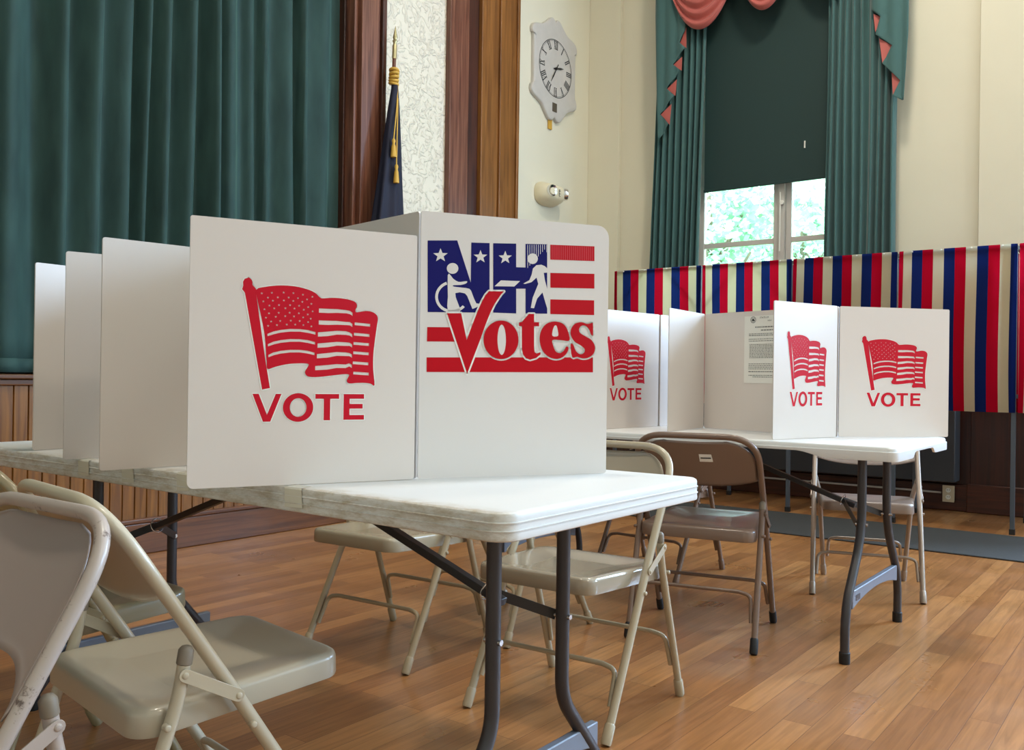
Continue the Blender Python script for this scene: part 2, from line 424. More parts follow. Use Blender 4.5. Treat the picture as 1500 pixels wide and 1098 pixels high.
# ------------------------------------------------------------------ window
wf = MB()
WX0, WX1 = XW+.06, XW+.12
for a, b, c, d in ((2.32,3.58,1.0,1.06),(2.32,3.58,4.64,4.70),(2.32,2.345,1.0,4.7),(3.555,3.58,1.0,4.7)):
    wf.box(WX0-.01, WX1+.01, a, b, c, d)
wf.box(WX0-.03, WX1, 2.76, 2.815, 1.0, 4.7)
win = wf.obj('window_1', M['winframe'], kind='structure', bevel=.004)
for nm, a, b in (('sash', 2.35, 2.755), ('sash', 2.82, 3.55)):
    s = MB()
    s.box(WX0, WX1-.01, a, a+.045, 1.06, 4.64); s.box(WX0, WX1-.01, b-.045, b, 1.06, 4.64)
    s.box(WX0, WX1-.01, a, b, 1.06, 1.12); s.box(WX0, WX1-.01, a, b, 4.58, 4.64)
    for zz in (2.15, 3.0, 3.8): s.box(WX0+.01, WX1-.02, a+.045, b-.045, zz-.022, zz+.022)
    so = s.obj(nm, M['winframe'], win, bevel=.003)
    g = MB(); g.box(WX0+.022, WX0+.027, a+.04, b-.04, 1.1, 4.6); g.obj('pane', M['glass'], so, smooth=0)
mb = MB(); mb.box(XW-.08, XW+.07, 2.3, 3.6, .96, 1.0); mb.obj('window_sill', M['winframe'], win, bevel=.005)
mb = MB(); mb.tube([(XW+.01,2.79,2.05),(XW+.012,2.79,2.55)], .006, 8); mb.lathe([(.0,-.012),(.018,-.012),(.018,.012),(.0,.012)], (XW+.015,2.775,2.46), 12, 'x'); mb.obj('window_latch', M['white'], win)

# roller shade
t = thing('roller_shade', 'dark green roller shade pulled two thirds down over the window', 'window shade', (XW-.03, 2.89, 2.61))
mb = MB(); mb.box(-.003, .0, -.565, .575, .02, 2.2); mb.obj('shade_cloth', M['shade'], t, smooth=0)
mb = MB(); mb.box(-.008, .006, -.57, .58, 0, .025); mb.obj('hem_bar', M['shade'], t, bevel=.003)
mb = MB(); mb.tube([(-.006, -.32, .27), (-.006, -.32, .33)], .006, 8); mb.obj('shade_pull', M['white'], t)

# window drapes
def drape(label, yl0, yr0, yl1, yr1, folds, seed, zt=4.75, zb=.35):
    rnd = random.Random(seed)
    ph = [rnd.uniform(-.5,.5) for _ in range(folds+2)]; am = [rnd.uniform(.7,1.25) for _ in range(folds+2)]
    def fn(u, v):
        z = zt + (zb-zt)*v
        yl = yl0+(yl1-yl0)*v; yr = yr0+(yr1-yr0)*v
        k = u*folds; i = int(min(k, folds-1e-6)); fr = k-i
        y = yl+(yr-yl)*(u + .012*math.sin(7*v+i))
        a = .042*(am[i]*(1-fr)+am[i+1]*fr)*(.75+.5*v)
        x = XW-.125 + a*math.sin(2*PI*(k + .25*ph[i]*(1-fr)+.25*ph[i+1]*fr)) + .006*math.sin(14*u+5*v)
        return (x, y, z)
    m = MB(); m.grid(fn, folds*14, 22)
    o = m.obj('window_drape', M['drape'], smooth=180, thick=.004)
    return tag(o, label, 'curtain', 'teal drapes at the window')
drape('teal pleated drape at the left side of the tall window', 3.87, 3.41, 3.97, 3.475, 8, 3)
drape('teal pleated drape at the right side of the tall window', 2.365, 1.82, 2.37, 1.83, 9, 5)

# valance: swags and jabots
val = thing('swag_valance', 'dusty rose swag valance with zigzag teal side tails above the window', 'valance', (XW-.2, 2.85, 4.75))
def swag(yl, yr, zb):
    top = .12
    def fn(u, v):
        s = 4*u*(1-u)
        dep = (4.75+top-zb)
        z = top - v*dep*(s**.62) - .01
        y = (yl+(yr-yl)*(u + .06*(1-v)*math.sin(2*PI*u))) - 2.85
        x = -.03 - .055*s*math.sin(PI*min(1,v*.9)) - .020*s*(.3+.7*v)*math.sin(v*PI*19+.8*math.sin(3*u))
        return (x, y, z)
    m = MB(); m.grid(fn, 30, 130); m.obj('swag', M['rose'], val, smooth=180, thick=.004)
swag(3.80, 3.03, 4.0); swag(3.16, 2.55, 4.035); swag(2.66, 1.95, 4.10)
def poly_fill(contours):
    cu = bpy.data.curves.new('t', 'CURVE'); cu.dimensions = '2D'; cu.fill_mode = 'FRONT'
    for c in contours:
        sp = cu.splines.new('POLY'); sp.points.add(len(c)-1)
        for q, (a, b) in zip(sp.points, c): q.co = (a, b, 0, 1)
        sp.use_cyclic_u = True
    ob = bpy.data.objects.new('t', cu); COL.objects.link(ob)
    dg = bpy.context.evaluated_depsgraph_get(); dg.update()
    me = bpy.data.meshes.new_from_object(ob.evaluated_get(dg))
    vs = [(q.co.x, q.co.y) for q in me.vertices]; fs = [tuple(p.vertices) for p in me.polygons]
    bpy.data.objects.remove(ob); bpy.data.curves.remove(cu); bpy.data.meshes.remove(me)
    return vs, fs
def jabot(pts, tris, x, sgn):
    # rows between the zigzag edge and the straight outer edge, with pleat ripple
    m = MB()
    inner = pts; n = 60
    zt, zb = inner[0][1], inner[-1][1]
    def iy(z):
        for (a, b), (c, d) in zip(inner, inner[1:]):
            if d <= z <= b:
                f = (b-z)/max(b-d, 1e-6); return a+(c-a)*f
        return inner[-1][0]
    zs = sorted(set([b for a, b in inner] + [zt+(zb-zt)*k/n for k in range(n+1)]), reverse=True)
    outer = lambda z: (3.875-.045*max(0,(4.2-z)/1.1)) if sgn > 0 else (1.728+.03*max(0,(3.6-z)/.5))
    rows = []
    for z in zs:
        yi, yo = iy(z), outer(z)
        rows.append([(x - .02*abs(math.sin(9*PI*(yi+(yo-yi)*k/14))) , yi+(yo-yi)*k/14, z) for k in range(15)])
    vs = [p for r in rows for p in r]
    m.add([(a-(XW-.2), b-2.85, c-4.75) for a, b, c in vs], [(j*15+i, j*15+i+1, (j+1)*15+i+1, (j+1)*15+i) for j in range(len(rows)-1) for i in range(14)])
    o = m.obj('side_tail', M['drape'], val, smooth=180, thick=.003)
    l = MB()
    for tr in tris:
        c = [(x+.006-(XW-.2), a-2.85, b-4.75) for a, b in tr]
        l.add(c, [(0,1,2)])
    l.obj('rose_lining', M['rose'], o, smooth=0, thick=.003)
jabot([(3.60,4.85),(3.579,4.022),(3.63,3.925),(3.576,3.868),(3.694,3.744),(3.62,3.678),(3.751,3.542),(3.677,3.465),(3.812,3.321),(3.726,3.222),(3.819,3.095)],
      [((3.577,4.05),(3.635,3.925),(3.574,3.868)),((3.613,3.80),(3.70,3.744),(3.617,3.678)),((3.662,3.61),(3.757,3.542),(3.675,3.465)),((3.712,3.40),(3.82,3.321),(3.728,3.218))], 7.195, 1)
jabot([(2.03,4.85),(2.003,3.831),(1.932,3.76),(1.968,3.63),(1.845,3.52),(1.917,3.40),(1.786,3.245),(1.834,3.135),(1.77,3.092)],
      [((1.990,3.80),(1.928,3.76),(1.975,3.655)),((1.945,3.60),(1.84,3.52),(1.92,3.405)),((1.852,3.345),(1.782,3.245),(1.84,3.15))], 7.195, -1)

# ------------------------------------------------------------------ outdoors
mb = MB(); mb.box(XW+.25, 60, -30, 40, -1.2, -1.0); mb.obj('ground', M['grass'], kind='structure')
def tree(label, x, y, h, r, seed, n=5200):
    rnd = random.Random(seed)
    t = thing('leafy_tree', label, 'tree', (x, y, -1.0), group='trees outside the window')
    m = MB(); m.tube([(0,0,0),(.05,.02,h*.4),(.0,.1,h*.75)], [.2,.16,.06], 10)
    for k in range(7):
        a = k*2.4; m.tube([(0,.02,h*.35+k*.25),(math.cos(a)*r*.55, math.sin(a)*r*.55, h*.5+k*.3)], [.07,.02], 6)
    m.obj('trunk', M['bark'], t)
    l = MB()
    cl = [(rnd.gauss(0,r*.5), rnd.gauss(0,r*.5), h*.58+rnd.gauss(0,h*.17), rnd.uniform(.35,.8)) for _ in range(46)]
    for i in range(n):
        cx, cy, cz, cr = cl[rnd.randrange(len(cl))]
        p = Vector((cx+rnd.gauss(0,cr*.5), cy+rnd.gauss(0,cr*.5), cz+rnd.gauss(0,cr*.35)))
        d = Vector((rnd.gauss(0,1), rnd.gauss(0,1), rnd.gauss(0,.5))).normalized()
        s = d.cross(Vector((rnd.gauss(0,1), rnd.gauss(0,1), rnd.gauss(0,1)))).normalized()
        L = rnd.uniform(.12,.24); W = L*.34
        l.add([p, p+d*L*.5+s*W, p+d*L, p+d*L*.5-s*W], [(0,1,2,3)])
    l.obj('crown', M['leaf'], t, smooth=0)
tree('leafy green tree outside, seen through the left window pane', 15.0, 6.9, 7.2, 1.3, 11, 4200)
tree('leafy green tree outside, seen through the right window pane', 20.0, 6.9, 8.0, 1.4, 12, 4600)
tree('taller leafy tree further back between the other two outside', 26.0, 11.5, 9.5, 2.2, 13, 5000)

# ------------------------------------------------------------------ stage curtain
def stage_curtain():
    rnd = random.Random(21)
    x0, x1 = -.6, 4.32
    xs = [x0]; 
    while xs[-1] < x1: xs.append(xs[-1]+rnd.uniform(.09,.22))
    nf = len(xs)-1
    amp = [rnd.uniform(.035,.085) for _ in range(nf+1)]; sk = [rnd.uniform(-.12,.12) for _ in range(nf+1)]; sh = [rnd.uniform(.25,.75) for _ in range(nf+1)]
    n = 460; m = MB()
    def fold(x):
        for i in range(nf):
            if xs[i] <= x <= xs[i+1]:
                f = (x-xs[i])/(xs[i+1]-xs[i]); s = sh[i]
                g = f/s if f < s else (1-f)/(1-s)
                return amp[i]*(g*g*(3-2*g))
        return 0
    def fn(u, v):
        z = .945 + (5.6-.945)*v
        x = x0+(x1-x0)*u
        xx = x + .05*math.sin(1.7*x+1)*(v-.3) + .018*math.sin(5*x+3*v)
        y = SY + .42 - fold(max(x0, min(x1, xx)))*(1.5+.45*math.sin(2.3*x+2*v)) + .010*math.sin(23*x+4*v)
        return (x, y, z)
    m.grid(fn, n, 26)
    o = m.obj('stage_curtain', M['velvet'], smooth=180, thick=.006)
    tag(o, 'dark green velvet stage curtain hanging closed above the wainscot', 'curtain')
    h = MB()
    h.grid(lambda u, v: (fn(u, 0)[0], fn(u,0)[1]-.005, .947+.07*v), n, 2)
    h.obj('hem', M['velvet'], o, smooth=180, thick=.003)
stage_curtain()

# ------------------------------------------------------------------ folding chair
def chair(label, group_c, x, y, deg, paint, feet='self', rear_w=1.0, lean=1.0, sticker=False, name='folding_chair', fa=.175, ta=-.245, cap_z=.505, hs=1.0, ear=-.02, ph=.205, epow=3.2, seat_rear=-.205, seat_dz=0):
    fm, sm = P_[paint]
    t = thing(name, label, 'chair', (x, y, 0), math.radians(deg-90))
    t['group'] = group_c
    W, r = .2275, .0115
    zt = .752*hs
    kn = (-.05, .43)
    foot = M['rubber'] if feet == 'black' else fm
    # side profile of the front frame, (y, z)
    top = (ta, zt)
    # frame: one bent tube, foot - back top - foot
    L = [(-W, fa, .012), (-W, kn[0], kn[1]), (-W*.985, top[0], top[1]), (W*.985, top[0], top[1]), (W, kn[0], kn[1]), (W, fa, .012)]
    pth = fillet(L, [0,.5,.115,.115,.5,0], 10)
    m = MB(); m.tube(pth, r, 14); fr = m.obj('front_leg_and_back_frame', fm, t, smooth=60)
    for s in (-1, 1):
        d = Vector((0, fa-kn[0], -kn[1])).normalized()
        e = Vector((s*W, fa, .012)); m = MB()
        m.tube([e-d*.045, e-d*.04, e+d*.004, e+d*.010], [r+.0004, r+.0028, r+.0032, r+.001], 14); m.obj('foot', foot, fr)
    # rear legs
    for s in (-1, 1):
        wr = W*rear_w
        pts = [Vector((s*(W+.0), -.13, cap_z)), Vector((s*(W*.5+wr*.5), -.142, .43)), Vector((s*wr, -.285, .012))]
        m = MB(); m.tube(fillet(pts, .4, 6), r*.96, 14); lg = m.obj('rear_leg', fm, t, smooth=60)
        m = MB(); q = pts[0]; dd = (pts[0]-pts[1]).normalized()
        m.tube([q-dd*.02, q-dd*.018, q+dd*.004, q+dd*.010, q+dd*.012], [r*.9, r+.0012, r+.001, r*.7, r*.2], 14); m.obj('end_cap', M['capgrey'], lg)
        m = MB(); d = (pts[2]-pts[1]).normalized(); e = pts[2]
        m.tube([e-d*.045, e-d*.04, e+d*.004, e+d*.010], [r, r+.0028, r+.0032, r+.001], 14); m.obj('foot', foot, lg)
        # hinge link with two rivets
        m = MB(); xo = s*(W+r+.002)
        a = Vector((xo, -.137, .472)); b = Vector((xo, kn[0]+.007, .418))
        dv = (b-a).normalized(); nv = Vector((0,-dv.z,dv.y))*.0105
        ring = []
        for c, sg in ((b,1),(a,-1)):
            for k in range(7):
                an = -PI/2+PI*k/6
                ring.append(c + sg*dv*.0105*math.cos(an) + sg*nv*math.sin(an))
        m.loft([[tuple(p+Vector((-.0015,0,0))) for p in ring], [tuple(p+Vector((.0015,0,0))) for p in ring]])
        for c in (a, b, Vector((xo, kn[0]-.02+.055, .362)), Vector((xo, -.165, .395))):
            m.lathe([(.0,-.010*s),(.006,-.010*s),(.006,.002*s),(.004,.004*s),(.0,.0045*s)], c, 10, 'x')
        m.obj('hinge_link', fm, t, bevel=.0006)
    # cross rods with bent ends
    def rod(yz, w, nm, z, zd):
        yf = yz(z); m = MB()
        p = [(-w+.006, yz(zd), zd), (-w+.012, yz(z*.9+zd*.1)-.001, z-.004), (-w+.055, yf, z+.004), (w-.055, yf, z+.004), (w-.012, yz(z*.9+zd*.1)-.001, z-.004), (w-.006, yz(zd), zd)]
        m.tube(fillet(p, .03, 6), .0072, 10); m.obj(nm, fm, t, smooth=60)
    rod(lambda z: fa+(kn[0]-fa)*z/kn[1], W-.010, 'stretcher', .175, .085)
    rod(lambda z: -.285+.143*z/.43, W*rear_w-.010, 'stretcher', .195, .10)
    # seat pan: dished, rolled edge, deep skirt
    def ring(ins, z, dish=0):
        out = []
        wr, wf, y0, y1 = .2125-ins, .188-ins, seat_rear+ins, .205-ins
        c = max(.045-ins*.4, .012)
        cs = [((wf-c, y1-c), 0), ((-wf+c, y1-c), PI/2), ((-wr+c, y0+c), PI), ((wr-c, y0+c), 1.5*PI)]
        for (a, b), a0 in cs:
            for k in range(8):
                an = a0+PI/2*k/7
                px, py = a+c*math.cos(an), b+c*math.sin(an)
                zz = z + .035*(py-.10) + seat_dz
                out.append((px, py, .428+zz))
        return out
    m = MB()
    m.loft([ring(.006,-.012), ring(.004,-.043), ring(.0,-.045), ring(-.001,-.041), ring(0,-.012), ring(.002,-.005), ring(.007,-.001), ring(.014,0), ring(.026,-.001), ring(.05,-.005), ring(.085,-.010), ring(.13,-.014), ring(.175,-.015)])
    m.obj('seat', sm, t, smooth=50)
    # backrest panel lying in the plane of the bent tube
    dy, dz = top[0]-kn[0], top[1]-kn[1]
    Ls = math.hypot(dy, dz); ey, ez = dy/Ls, dz/Ls
    s1 = Ls - .013; s0 = Ls - ph
    def halfw(s):
        c = .115
        if s > Ls-c-.012:
            q = (s-(Ls-c-.012))/c
            return W-r-.002-c + c*math.sqrt(max(0, 1-min(1,q)**2))
        return W-r-.002
    def fn(u, v):
        a = 2*u-1
        lowarc = s0 + ear*(1-abs(a)**epow) - ear*.75
        s = lowarc + (s1-lowarc)*v
        hw = halfw(s)
        xx = a*hw
        cv = -.022*(1-(xx/(W))**2) + .004
        edge = .006 * (max(0, (abs(a)-.93)/.07) + (1 if v > .96 else 0)*.6 + (1 if v < .04 else 0)*.6)
        return (xx, kn[0]+ey*s + cv*ez + edge, kn[1]+ez*s - cv*ey)
    m = MB(); m.grid(fn, 36, 20); bo = m.obj('backrest', sm, t, smooth=180, thick=.0028)
    if sticker:
        m = MB()
        def sk(u, v, off):
            a = fn(.535+.115*u*1, .56+.17*v)
            return (a[0], a[1]-off, a[2]-off*.3)
        m.grid(lambda u, v: sk(1-u, v, .0032), 6, 2); so = m.obj('sticker', M['white'], bo, smooth=0)
        m = MB(); m.grid(lambda u, v: sk(.1+.8*(1-u), .42+.16*v, .0040), 6, 1); m.obj('printed_line', M['ink'], so, smooth=0)
    return t
M['capgrey'] = plain('grey_brown_end_cap', srgb(128,116,100), .5)
near = 'chairs on the near side of the nearest table'
farA = 'chairs on the far side of the nearest table'
grB = 'chairs around the far table'
chair('worn pinkish grey folding chair with chipped paint, closest to the left bottom corner', near, .470, 1.468, 180, 'pinkgrey', ta=-.235, hs=.985, ear=.075, ph=.235, epow=5, seat_rear=-.09, seat_dz=-.03)
chair('cream folding chair facing the near table, seat fully in view', near, 1.005, 1.500, -8, 'cream', fa=.215, ta=-.262, ear=-.03)
chair('olive beige folding chair by the far left end of the near table, mostly hidden', near, 1.085, 2.135, -2.5, 'olive')
chair('beige folding chair under the near table, its seat below the VOTE flag screen', farA, 2.257, 2.234, 183.6, 'beige', sticker=False)
chair('glossy taupe folding chair tucked under the corner of the near table', farA, 2.188, 1.441, 182.5, 'taupe')
chair('beige folding chair standing behind the taupe one, only its legs showing', grB, 2.84, 2.11, -7.3, 'beige')
chair('brown folding chair with a white sticker on its back', grB, 3.242, 1.493, 12.7, 'brown', feet='black', sticker=True)
chair('grey brown folding chair under the right end of the far table', grB, 4.272, 1.185, 197.7, 'grey', rear_w=.80)
chair('brown folding chair beyond the far table, legs visible below the stickered chair', grB, 3.996, 2.126, 176.7, 'brown')

# ------------------------------------------------------------------ folding tables
def leg_profile(xc, pts, y, s):
    return [Vector((xc+s*a, y, z)) for a, z in pts]
def legset(t, xc, y, dirn, prof, ztop, bz, br_z, plate, rg, logo=False):
    """two bent legs, foot plate, arms and centre brace; dirn = +1 brace runs towards +Y"""
    lm = M['charcoal']
    for s in (-1, 1):
        m = MB(); p = fillet([Vector((xc+s*a, y, z)) for a, z in prof], rg, 8)
        m.tube(p, .0155, 16); lg = m.obj('leg', lm, t, smooth=60)
        e = Vector((xc+s*prof[-1][0], y, 0)); m = MB()
        m.lathe([(.0,.001),(.0175,.001),(.0185,.006),(.0185,.038),(.016,.04)], e, 16); m.obj('rubber_foot', M['rubber'], lg)
        m = MB()
        m.lathe([(.0,-.021),(.006,-.021),(.006,.021),(.0,.021)], (xc+s*prof[0][0]*1.0, y, bz-.03), 10, 'y'); m.obj('bolt', M['steel'], lg)
    # foot plate
    (xa, za), h = plate
    m = MB(); n = 12; r0 = []; 
    top = [(xc-xa+2*xa*k/n, za+h/2) for k in range(n+1)]
    bot = [(xc+xa-2*xa*k/n, za-h/2 + .030*(1-(1-2*k/n)**2)) for k in range(n+1)]
    ring = top+bot
    m.loft([[(a, y-.010, z) for a, z in ring], [(a, y+.010, z) for a, z in ring]])
    po = m.obj('foot_plate', M['bluegrey'], t, bevel=.003)
    if logo:
        m = MB()
        m.add([(xc-xa+.035,y-.0108,za-.008),(xc-xa+.085,y-.0108,za-.008),(xc-xa+.085,y-.0108,za+.012),(xc-xa+.035,y-.0108,za+.012)], [(0,1,2,3)])
        m.obj('plate_badge', M['charcoal'], po, smooth=0)
    # arms from ring to legs and centre brace
    ry = y + dirn*.115; rz = bz+.03
    for s in (-1, 1):
        m = MB(); a = Vector((xc, ry, rz)); b = Vector((xc+s*prof[0][0], y+dirn*.018, bz-.03))
        m.box(-.5,.5,-.002,.002,-.011,.011)
        d = b-a; L = d.length; d.normalize(); sd = d.cross(Vector((0,0,1))).normalized(); u_ = sd.cross(d)
        mid = (a+b)/2
        m.v = [tuple(mid + d*(vx*L) + sd*vy + u_*vz) for vx, vy, vz in m.v]
        m.obj('brace_arm', M['blackmetal'], t, smooth=0)
    a = Vector((xc, ry-dirn*.045, rz-.018)); b = Vector((xc, ry+dirn*.60, ztop))
    m = MB(); m.box(-.5,.5,-.011,.011,-.009,.009)
    d = b-a; L = d.length; d.normalize(); sd = d.cross(Vector((0,0,1))).normalized(); u_ = sd.cross(d); mid = (a+b)/2
    m.v = [tuple(mid + d*(vx*L) + sd*vy + u_*vz) for vx, vy, vz in m.v]
    m.obj('centre_brace', M['blackmetal'], t, bevel=.002)
    m = MB()
    m.tube([Vector((xc,ry,rz)) + sd*.0205*math.cos(2*PI*k/20) + u_*.0205*math.sin(2*PI*k/20) for k in range(20)], .0018, 6, closed=True)
    m.obj('locking_ring', M['steel'], t)
tA = thing('folding_table', 'white plastic folding table nearest the camera, grubby long edge, NH Votes screen on it', 'table', (0,0,0), group='white folding tables')
def topA():
    x0, x1, y0, y1, zt = 1.125, 1.85, .862, 2.87, .74
    def ring(ins, z, r=.04): return [(a, b, z) for a, b in rrect(x0+ins, x1-ins, y0+ins, y1-ins, max(r-ins, .01), 8)]
    m = MB()
    m.loft([ring(.05, zt-.030), ring(.010, zt-.046), ring(.004, zt-.048), ring(.001, zt-.046), ring(0, zt-.042),
            ring(.0012, zt-.0325), ring(-.0010, zt-.0318), ring(-.0012, zt-.0300), ring(.0012, zt-.0292),
            ring(.0014, zt-.0190), ring(-.0008, zt-.0184), ring(-.0010, zt-.0166), ring(.0014, zt-.0158),
            ring(.0010, zt-.007), ring(.003, zt-.0025), ring(.007, zt-.0005), ring(.012, zt), ring(.1, zt)])
    return m.obj('tabletop', M['grub'], tA, smooth=35)
topA()
profA = [(.123, .70), (.123, .255), (.305, .04), (.305, .0)]
legset(tA, 1.52, 1.095, 1, profA, .70, .465, 0, ((.262, .135), .06), [0,.13,.04,0], True)
legset(tA, 1.52, 2.60, -1, profA, .70, .465, 0, ((.262, .135), .06), [0,.13,.04,0])
# strips of clear tape holding the screens down to the grubby edge
M['tape'] = plain('clear_tape', srgb(214,208,190), .18)
for k, (yy, w_) in enumerate(((1.94,.05),(1.72,.045),(1.35,.05),(2.14,.05))):
    m = MB(); m.add([(1.150,yy,.7408),(1.1265,yy,.7394),(1.1241,yy,.736),(1.1241,yy-.004,.702),(1.150,yy+w_,.7408),(1.1265,yy+w_,.7394),(1.1241,yy+w_,.736),(1.1241,yy+w_-.002,.700)], [(0,1,5,4),(1,2,6,5),(2,3,7,6)])
    o = m.obj('tape_strip', M['tape'], smooth=0)
    tag(o, ('clear tape strip on the near table edge below the third screen from the front corner', 'clear tape strip on the near table edge left of the VOTE screen', 'clear tape strip on the near table edge directly below the large VOTE lettering', 'clear tape strip on the near table edge furthest from the front corner')[k], 'tape', 'tape strips holding the screens')

tB = thing('folding_table', 'white plastic folding table with scalloped skirt in front of the striped curtains', 'table', (0,0,0), group='white folding tables')
def topB():
    x0, x1, y0, y1, zt = 3.125, 3.913, .772, 2.60, .74
    r = .03
    # dense outline
    base = rrect(x0, x1, y0, y1, r, 6); out = []
    for i in range(len(base)):
        a = Vector(base[i]); b = Vector(base[(i+1) % len(base)]); L = (b-a).length
        k = max(1, int(L/.02))
        for j in range(k): out.append(a+(b-a)*j/k)
    def sm(e0, e1, x):
        q = max(0, min(1, (x-e0)/(e1-e0))); return q*q*(3-2*q)
    def depth(p):
        dx = min(p.x-x0, x1-p.x); dy = min(p.y-y0, y1-p.y)
        if dx < dy:   # on a long side
            return .027 + .021*(1-sm(.22,.34, dy))
        c = abs(p.x-(x0+x1)/2)
        return .026 + .022*sm(.13,.17, c)
    cx, cy = (x0+x1)/2, (y0+y1)/2
    def ring(ins, fz):
        o_ = []
        for p in out:
            q = Vector(p)
            sx = (x1-x0-2*ins)/(x1-x0); sy_ = (y1-y0-2*ins)/(y1-y0)
            o_.append((cx+(q.x-cx)*sx, cy+(q.y-cy)*sy_, fz(p)))
        return o_
    m = MB()
    m.loft([ring(.05, lambda p: zt-.022), ring(.012, lambda p: zt-.022), ring(.008, lambda p: zt-depth(p)), ring(.001, lambda p: zt-depth(p)), ring(0, lambda p: zt-depth(p)+.003),
            ring(0, lambda p: zt-.017), ring(.004, lambda p: zt-.0155), ring(.005, lambda p: zt-.006), ring(.009, lambda p: zt-.001), ring(.014, lambda p: zt), ring(.1, lambda p: zt)])
    m.obj('tabletop', M['wtable'], tB, smooth=35)
topB()
profB = [(.160, .715), (.160, .40), (.200, .32), (.335, .17), (.335, .0)]
profB = [(.163, .715), (.163, .41), (.325, .205), (.342, .12), (.342, .0)]
legset(tB, 3.462, .93, 1, profB, .715, .48, 0, ((.29, .205), .062), [0,.30,.3,.2,0], True)
legset(tB, 3.462, 2.44, -1, profB, .715, .48, 0, ((.29, .205), .062), [0,.30,.3,.2,0])

# ------------------------------------------------------------------ privacy screens and their print
def cat_rom(pts, seg=4):
    n = len(pts); out = []
    for i in range(n):
        p0, p1, p2, p3 = pts[i-1], pts[i], pts[(i+1) % n], pts[(i+2) % n]
        for k in range(seg):
            t_ = k/seg; t2 = t_*t_; t3 = t2*t_
            out.append(tuple(.5*((2*p1[j]) + (-p0[j]+p2[j])*t_ + (2*p0[j]-5*p1[j]+4*p2[j]-p3[j])*t2 + (-p0[j]+3*p1[j]-3*p2[j]+p3[j])*t3) for j in (0,1)))
    return out
def ell(cx, cy, rx, ry, n=32, a0=0): return [(cx+rx*math.cos(2*PI*k/n), cy+ry*math.sin(2*PI*k/n)) for k in range(n)]
def star(cx, cy, r, rot=0): return [(cx+(r if k % 2 == 0 else r*.42)*math.sin(PI*k/5+rot), cy-(r if k % 2 == 0 else r*.42)*math.cos(PI*k/5+rot)) for k in range(10)]
# flag artwork, drawn in its own sheet units
FLAG_OUT = cat_rom([(186,142),(240,120),(310,107),(380,103),(450,108),(520,125),(560,145),(580,165),(600,175),(650,169),(705,167),(765,172),(810,184),(829,202),(829,222),(820,243),(826,258),(850,254),(890,246),(930,249),(960,265),(974,292),(968,345),(955,450),(946,550),(947,650),(957,755),(930,745),(880,740),(830,742),(785,745),(769,730),(775,710),(785,688),(768,682),(720,686),(640,697),(560,705),(515,700),(497,680),(500,660),(520,625),(505,615),(450,615),(380,622),(310,640),(262,655),(256,610),(250,540),(240,430),(215,300),(196,215)], 3)
STRIPES = []
for dy in (0, 67, 138):
    STRIPES.append([(258+dy*.05,426+dy),(295,409+dy),(340,397+dy),(400,388+dy),(460,387+dy),(510,391+dy),(560-dy*.03,403+dy),(560-dy*.03,420+dy),(510,410+dy),(460,404+dy),(400,406+dy),(340,415+dy),(300,426+dy),(259+dy*.05,441+dy)])
for yl, yr, bow, xl in ((243,262,0,580),(323,338,0,580),(404,408,14,576),(479,478,14,574),(550,548,16,571),(630,618,14,561)):
    STRIPES.append([(xl,yl),(640,yl-bow*.55),(700,yl-bow-1),(760,yl-bow+3*(bow == 0)),(785,yr-12+bow*.1),(802,yr),(802,yr+22),(785,yr+11),(760,yl-bow+25),(700,yl-bow+25),(640,yl-bow*.4+29),(xl,yl+29)])
for y_, x_ in ((327,817),(398,813),(461,811),(525,810),(594,808),(664,812)):
    STRIPES.append([(x_,y_),(x_+105,y_+6),(x_+105,y_+25),(x_,y_+19)])
STARS = [(220,163),(282,156),(355,150),(416,150),(476,157),(537,168),(258,189),(319,184),(387,181),(445,182),(503,187),(230,215),(289,207),(357,202),(416,202),(473,205),(531,215),(268,240),(327,234),(396,231),(453,232),(511,238),(238,266),(298,257),(367,253),(424,252),(483,257),(540,265),(266,291),(326,285),(394,281),(452,282),(509,287),(248,320),(308,312),(367,305),(422,304),(480,308),(528,315),(280,344),(336,338),(402,333),(458,333),(512,338),(262,373),(316,366),(377,360),(430,358),(482,359),(533,366)]
FLAG = [FLAG_OUT] + STRIPES + [star(a, b, 8.5) for a, b in STARS]
POLE = [cat_rom([(135,68),(155,76),(163,95),(163,112),(175,125),(186,142),(180,165)],3)[:18] + [(250,612),(278,780),(230,790),(118,165),(101,142),(108,120),(106,95),(116,75)]]
VOTE = [[(172,818),(210,818),(262,955),(315,818),(350,818),(283,1000),(238,1000)],
        [(565,818),(720,818),(720,850),(662,850),(662,995),(620,995),(620,850),(565,850)],
        [(750,818),(887,818),(887,850),(790,850),(790,885),(878,885),(878,917),(790,917),(790,961),(888,961),(888,993),(750,993)]]
VOTE_O = [ell(456,908,96,95,40), ell(456,908,53,62,40)]
_cache = {}
def art(key, contours):
    if key not in _cache:
        vs, fs = [], []
        for c in contours:
            a, b = poly_fill(c); o_ = len(vs); vs += a; fs += [tuple(i+o_ for i in q) for q in b]
        _cache[key] = (vs, fs)
    return _cache[key]
def outline(contours, w):
    vs, fs = [], []
    for c in contours:
        n = len(c)
        for i in range(n):
            a = Vector(c[i]); b = Vector(c[(i+1) % n]); d = b-a
            if d.length < 1e-6: continue
            d.normalize(); nn = Vector((-d.y, d.x))*w
            o_ = len(vs); vs += [tuple(a+nn), tuple(a-nn), tuple(b-nn), tuple(b+nn)]; fs.append((o_,o_+1,o_+2,o_+3))
            o_ = len(vs); vs += [(a.x+w*math.cos(2*PI*k/10), a.y+w*math.sin(2*PI*k/10)) for k in range(10)]; fs.append(tuple(range(o_, o_+10)))
    return vs, fs
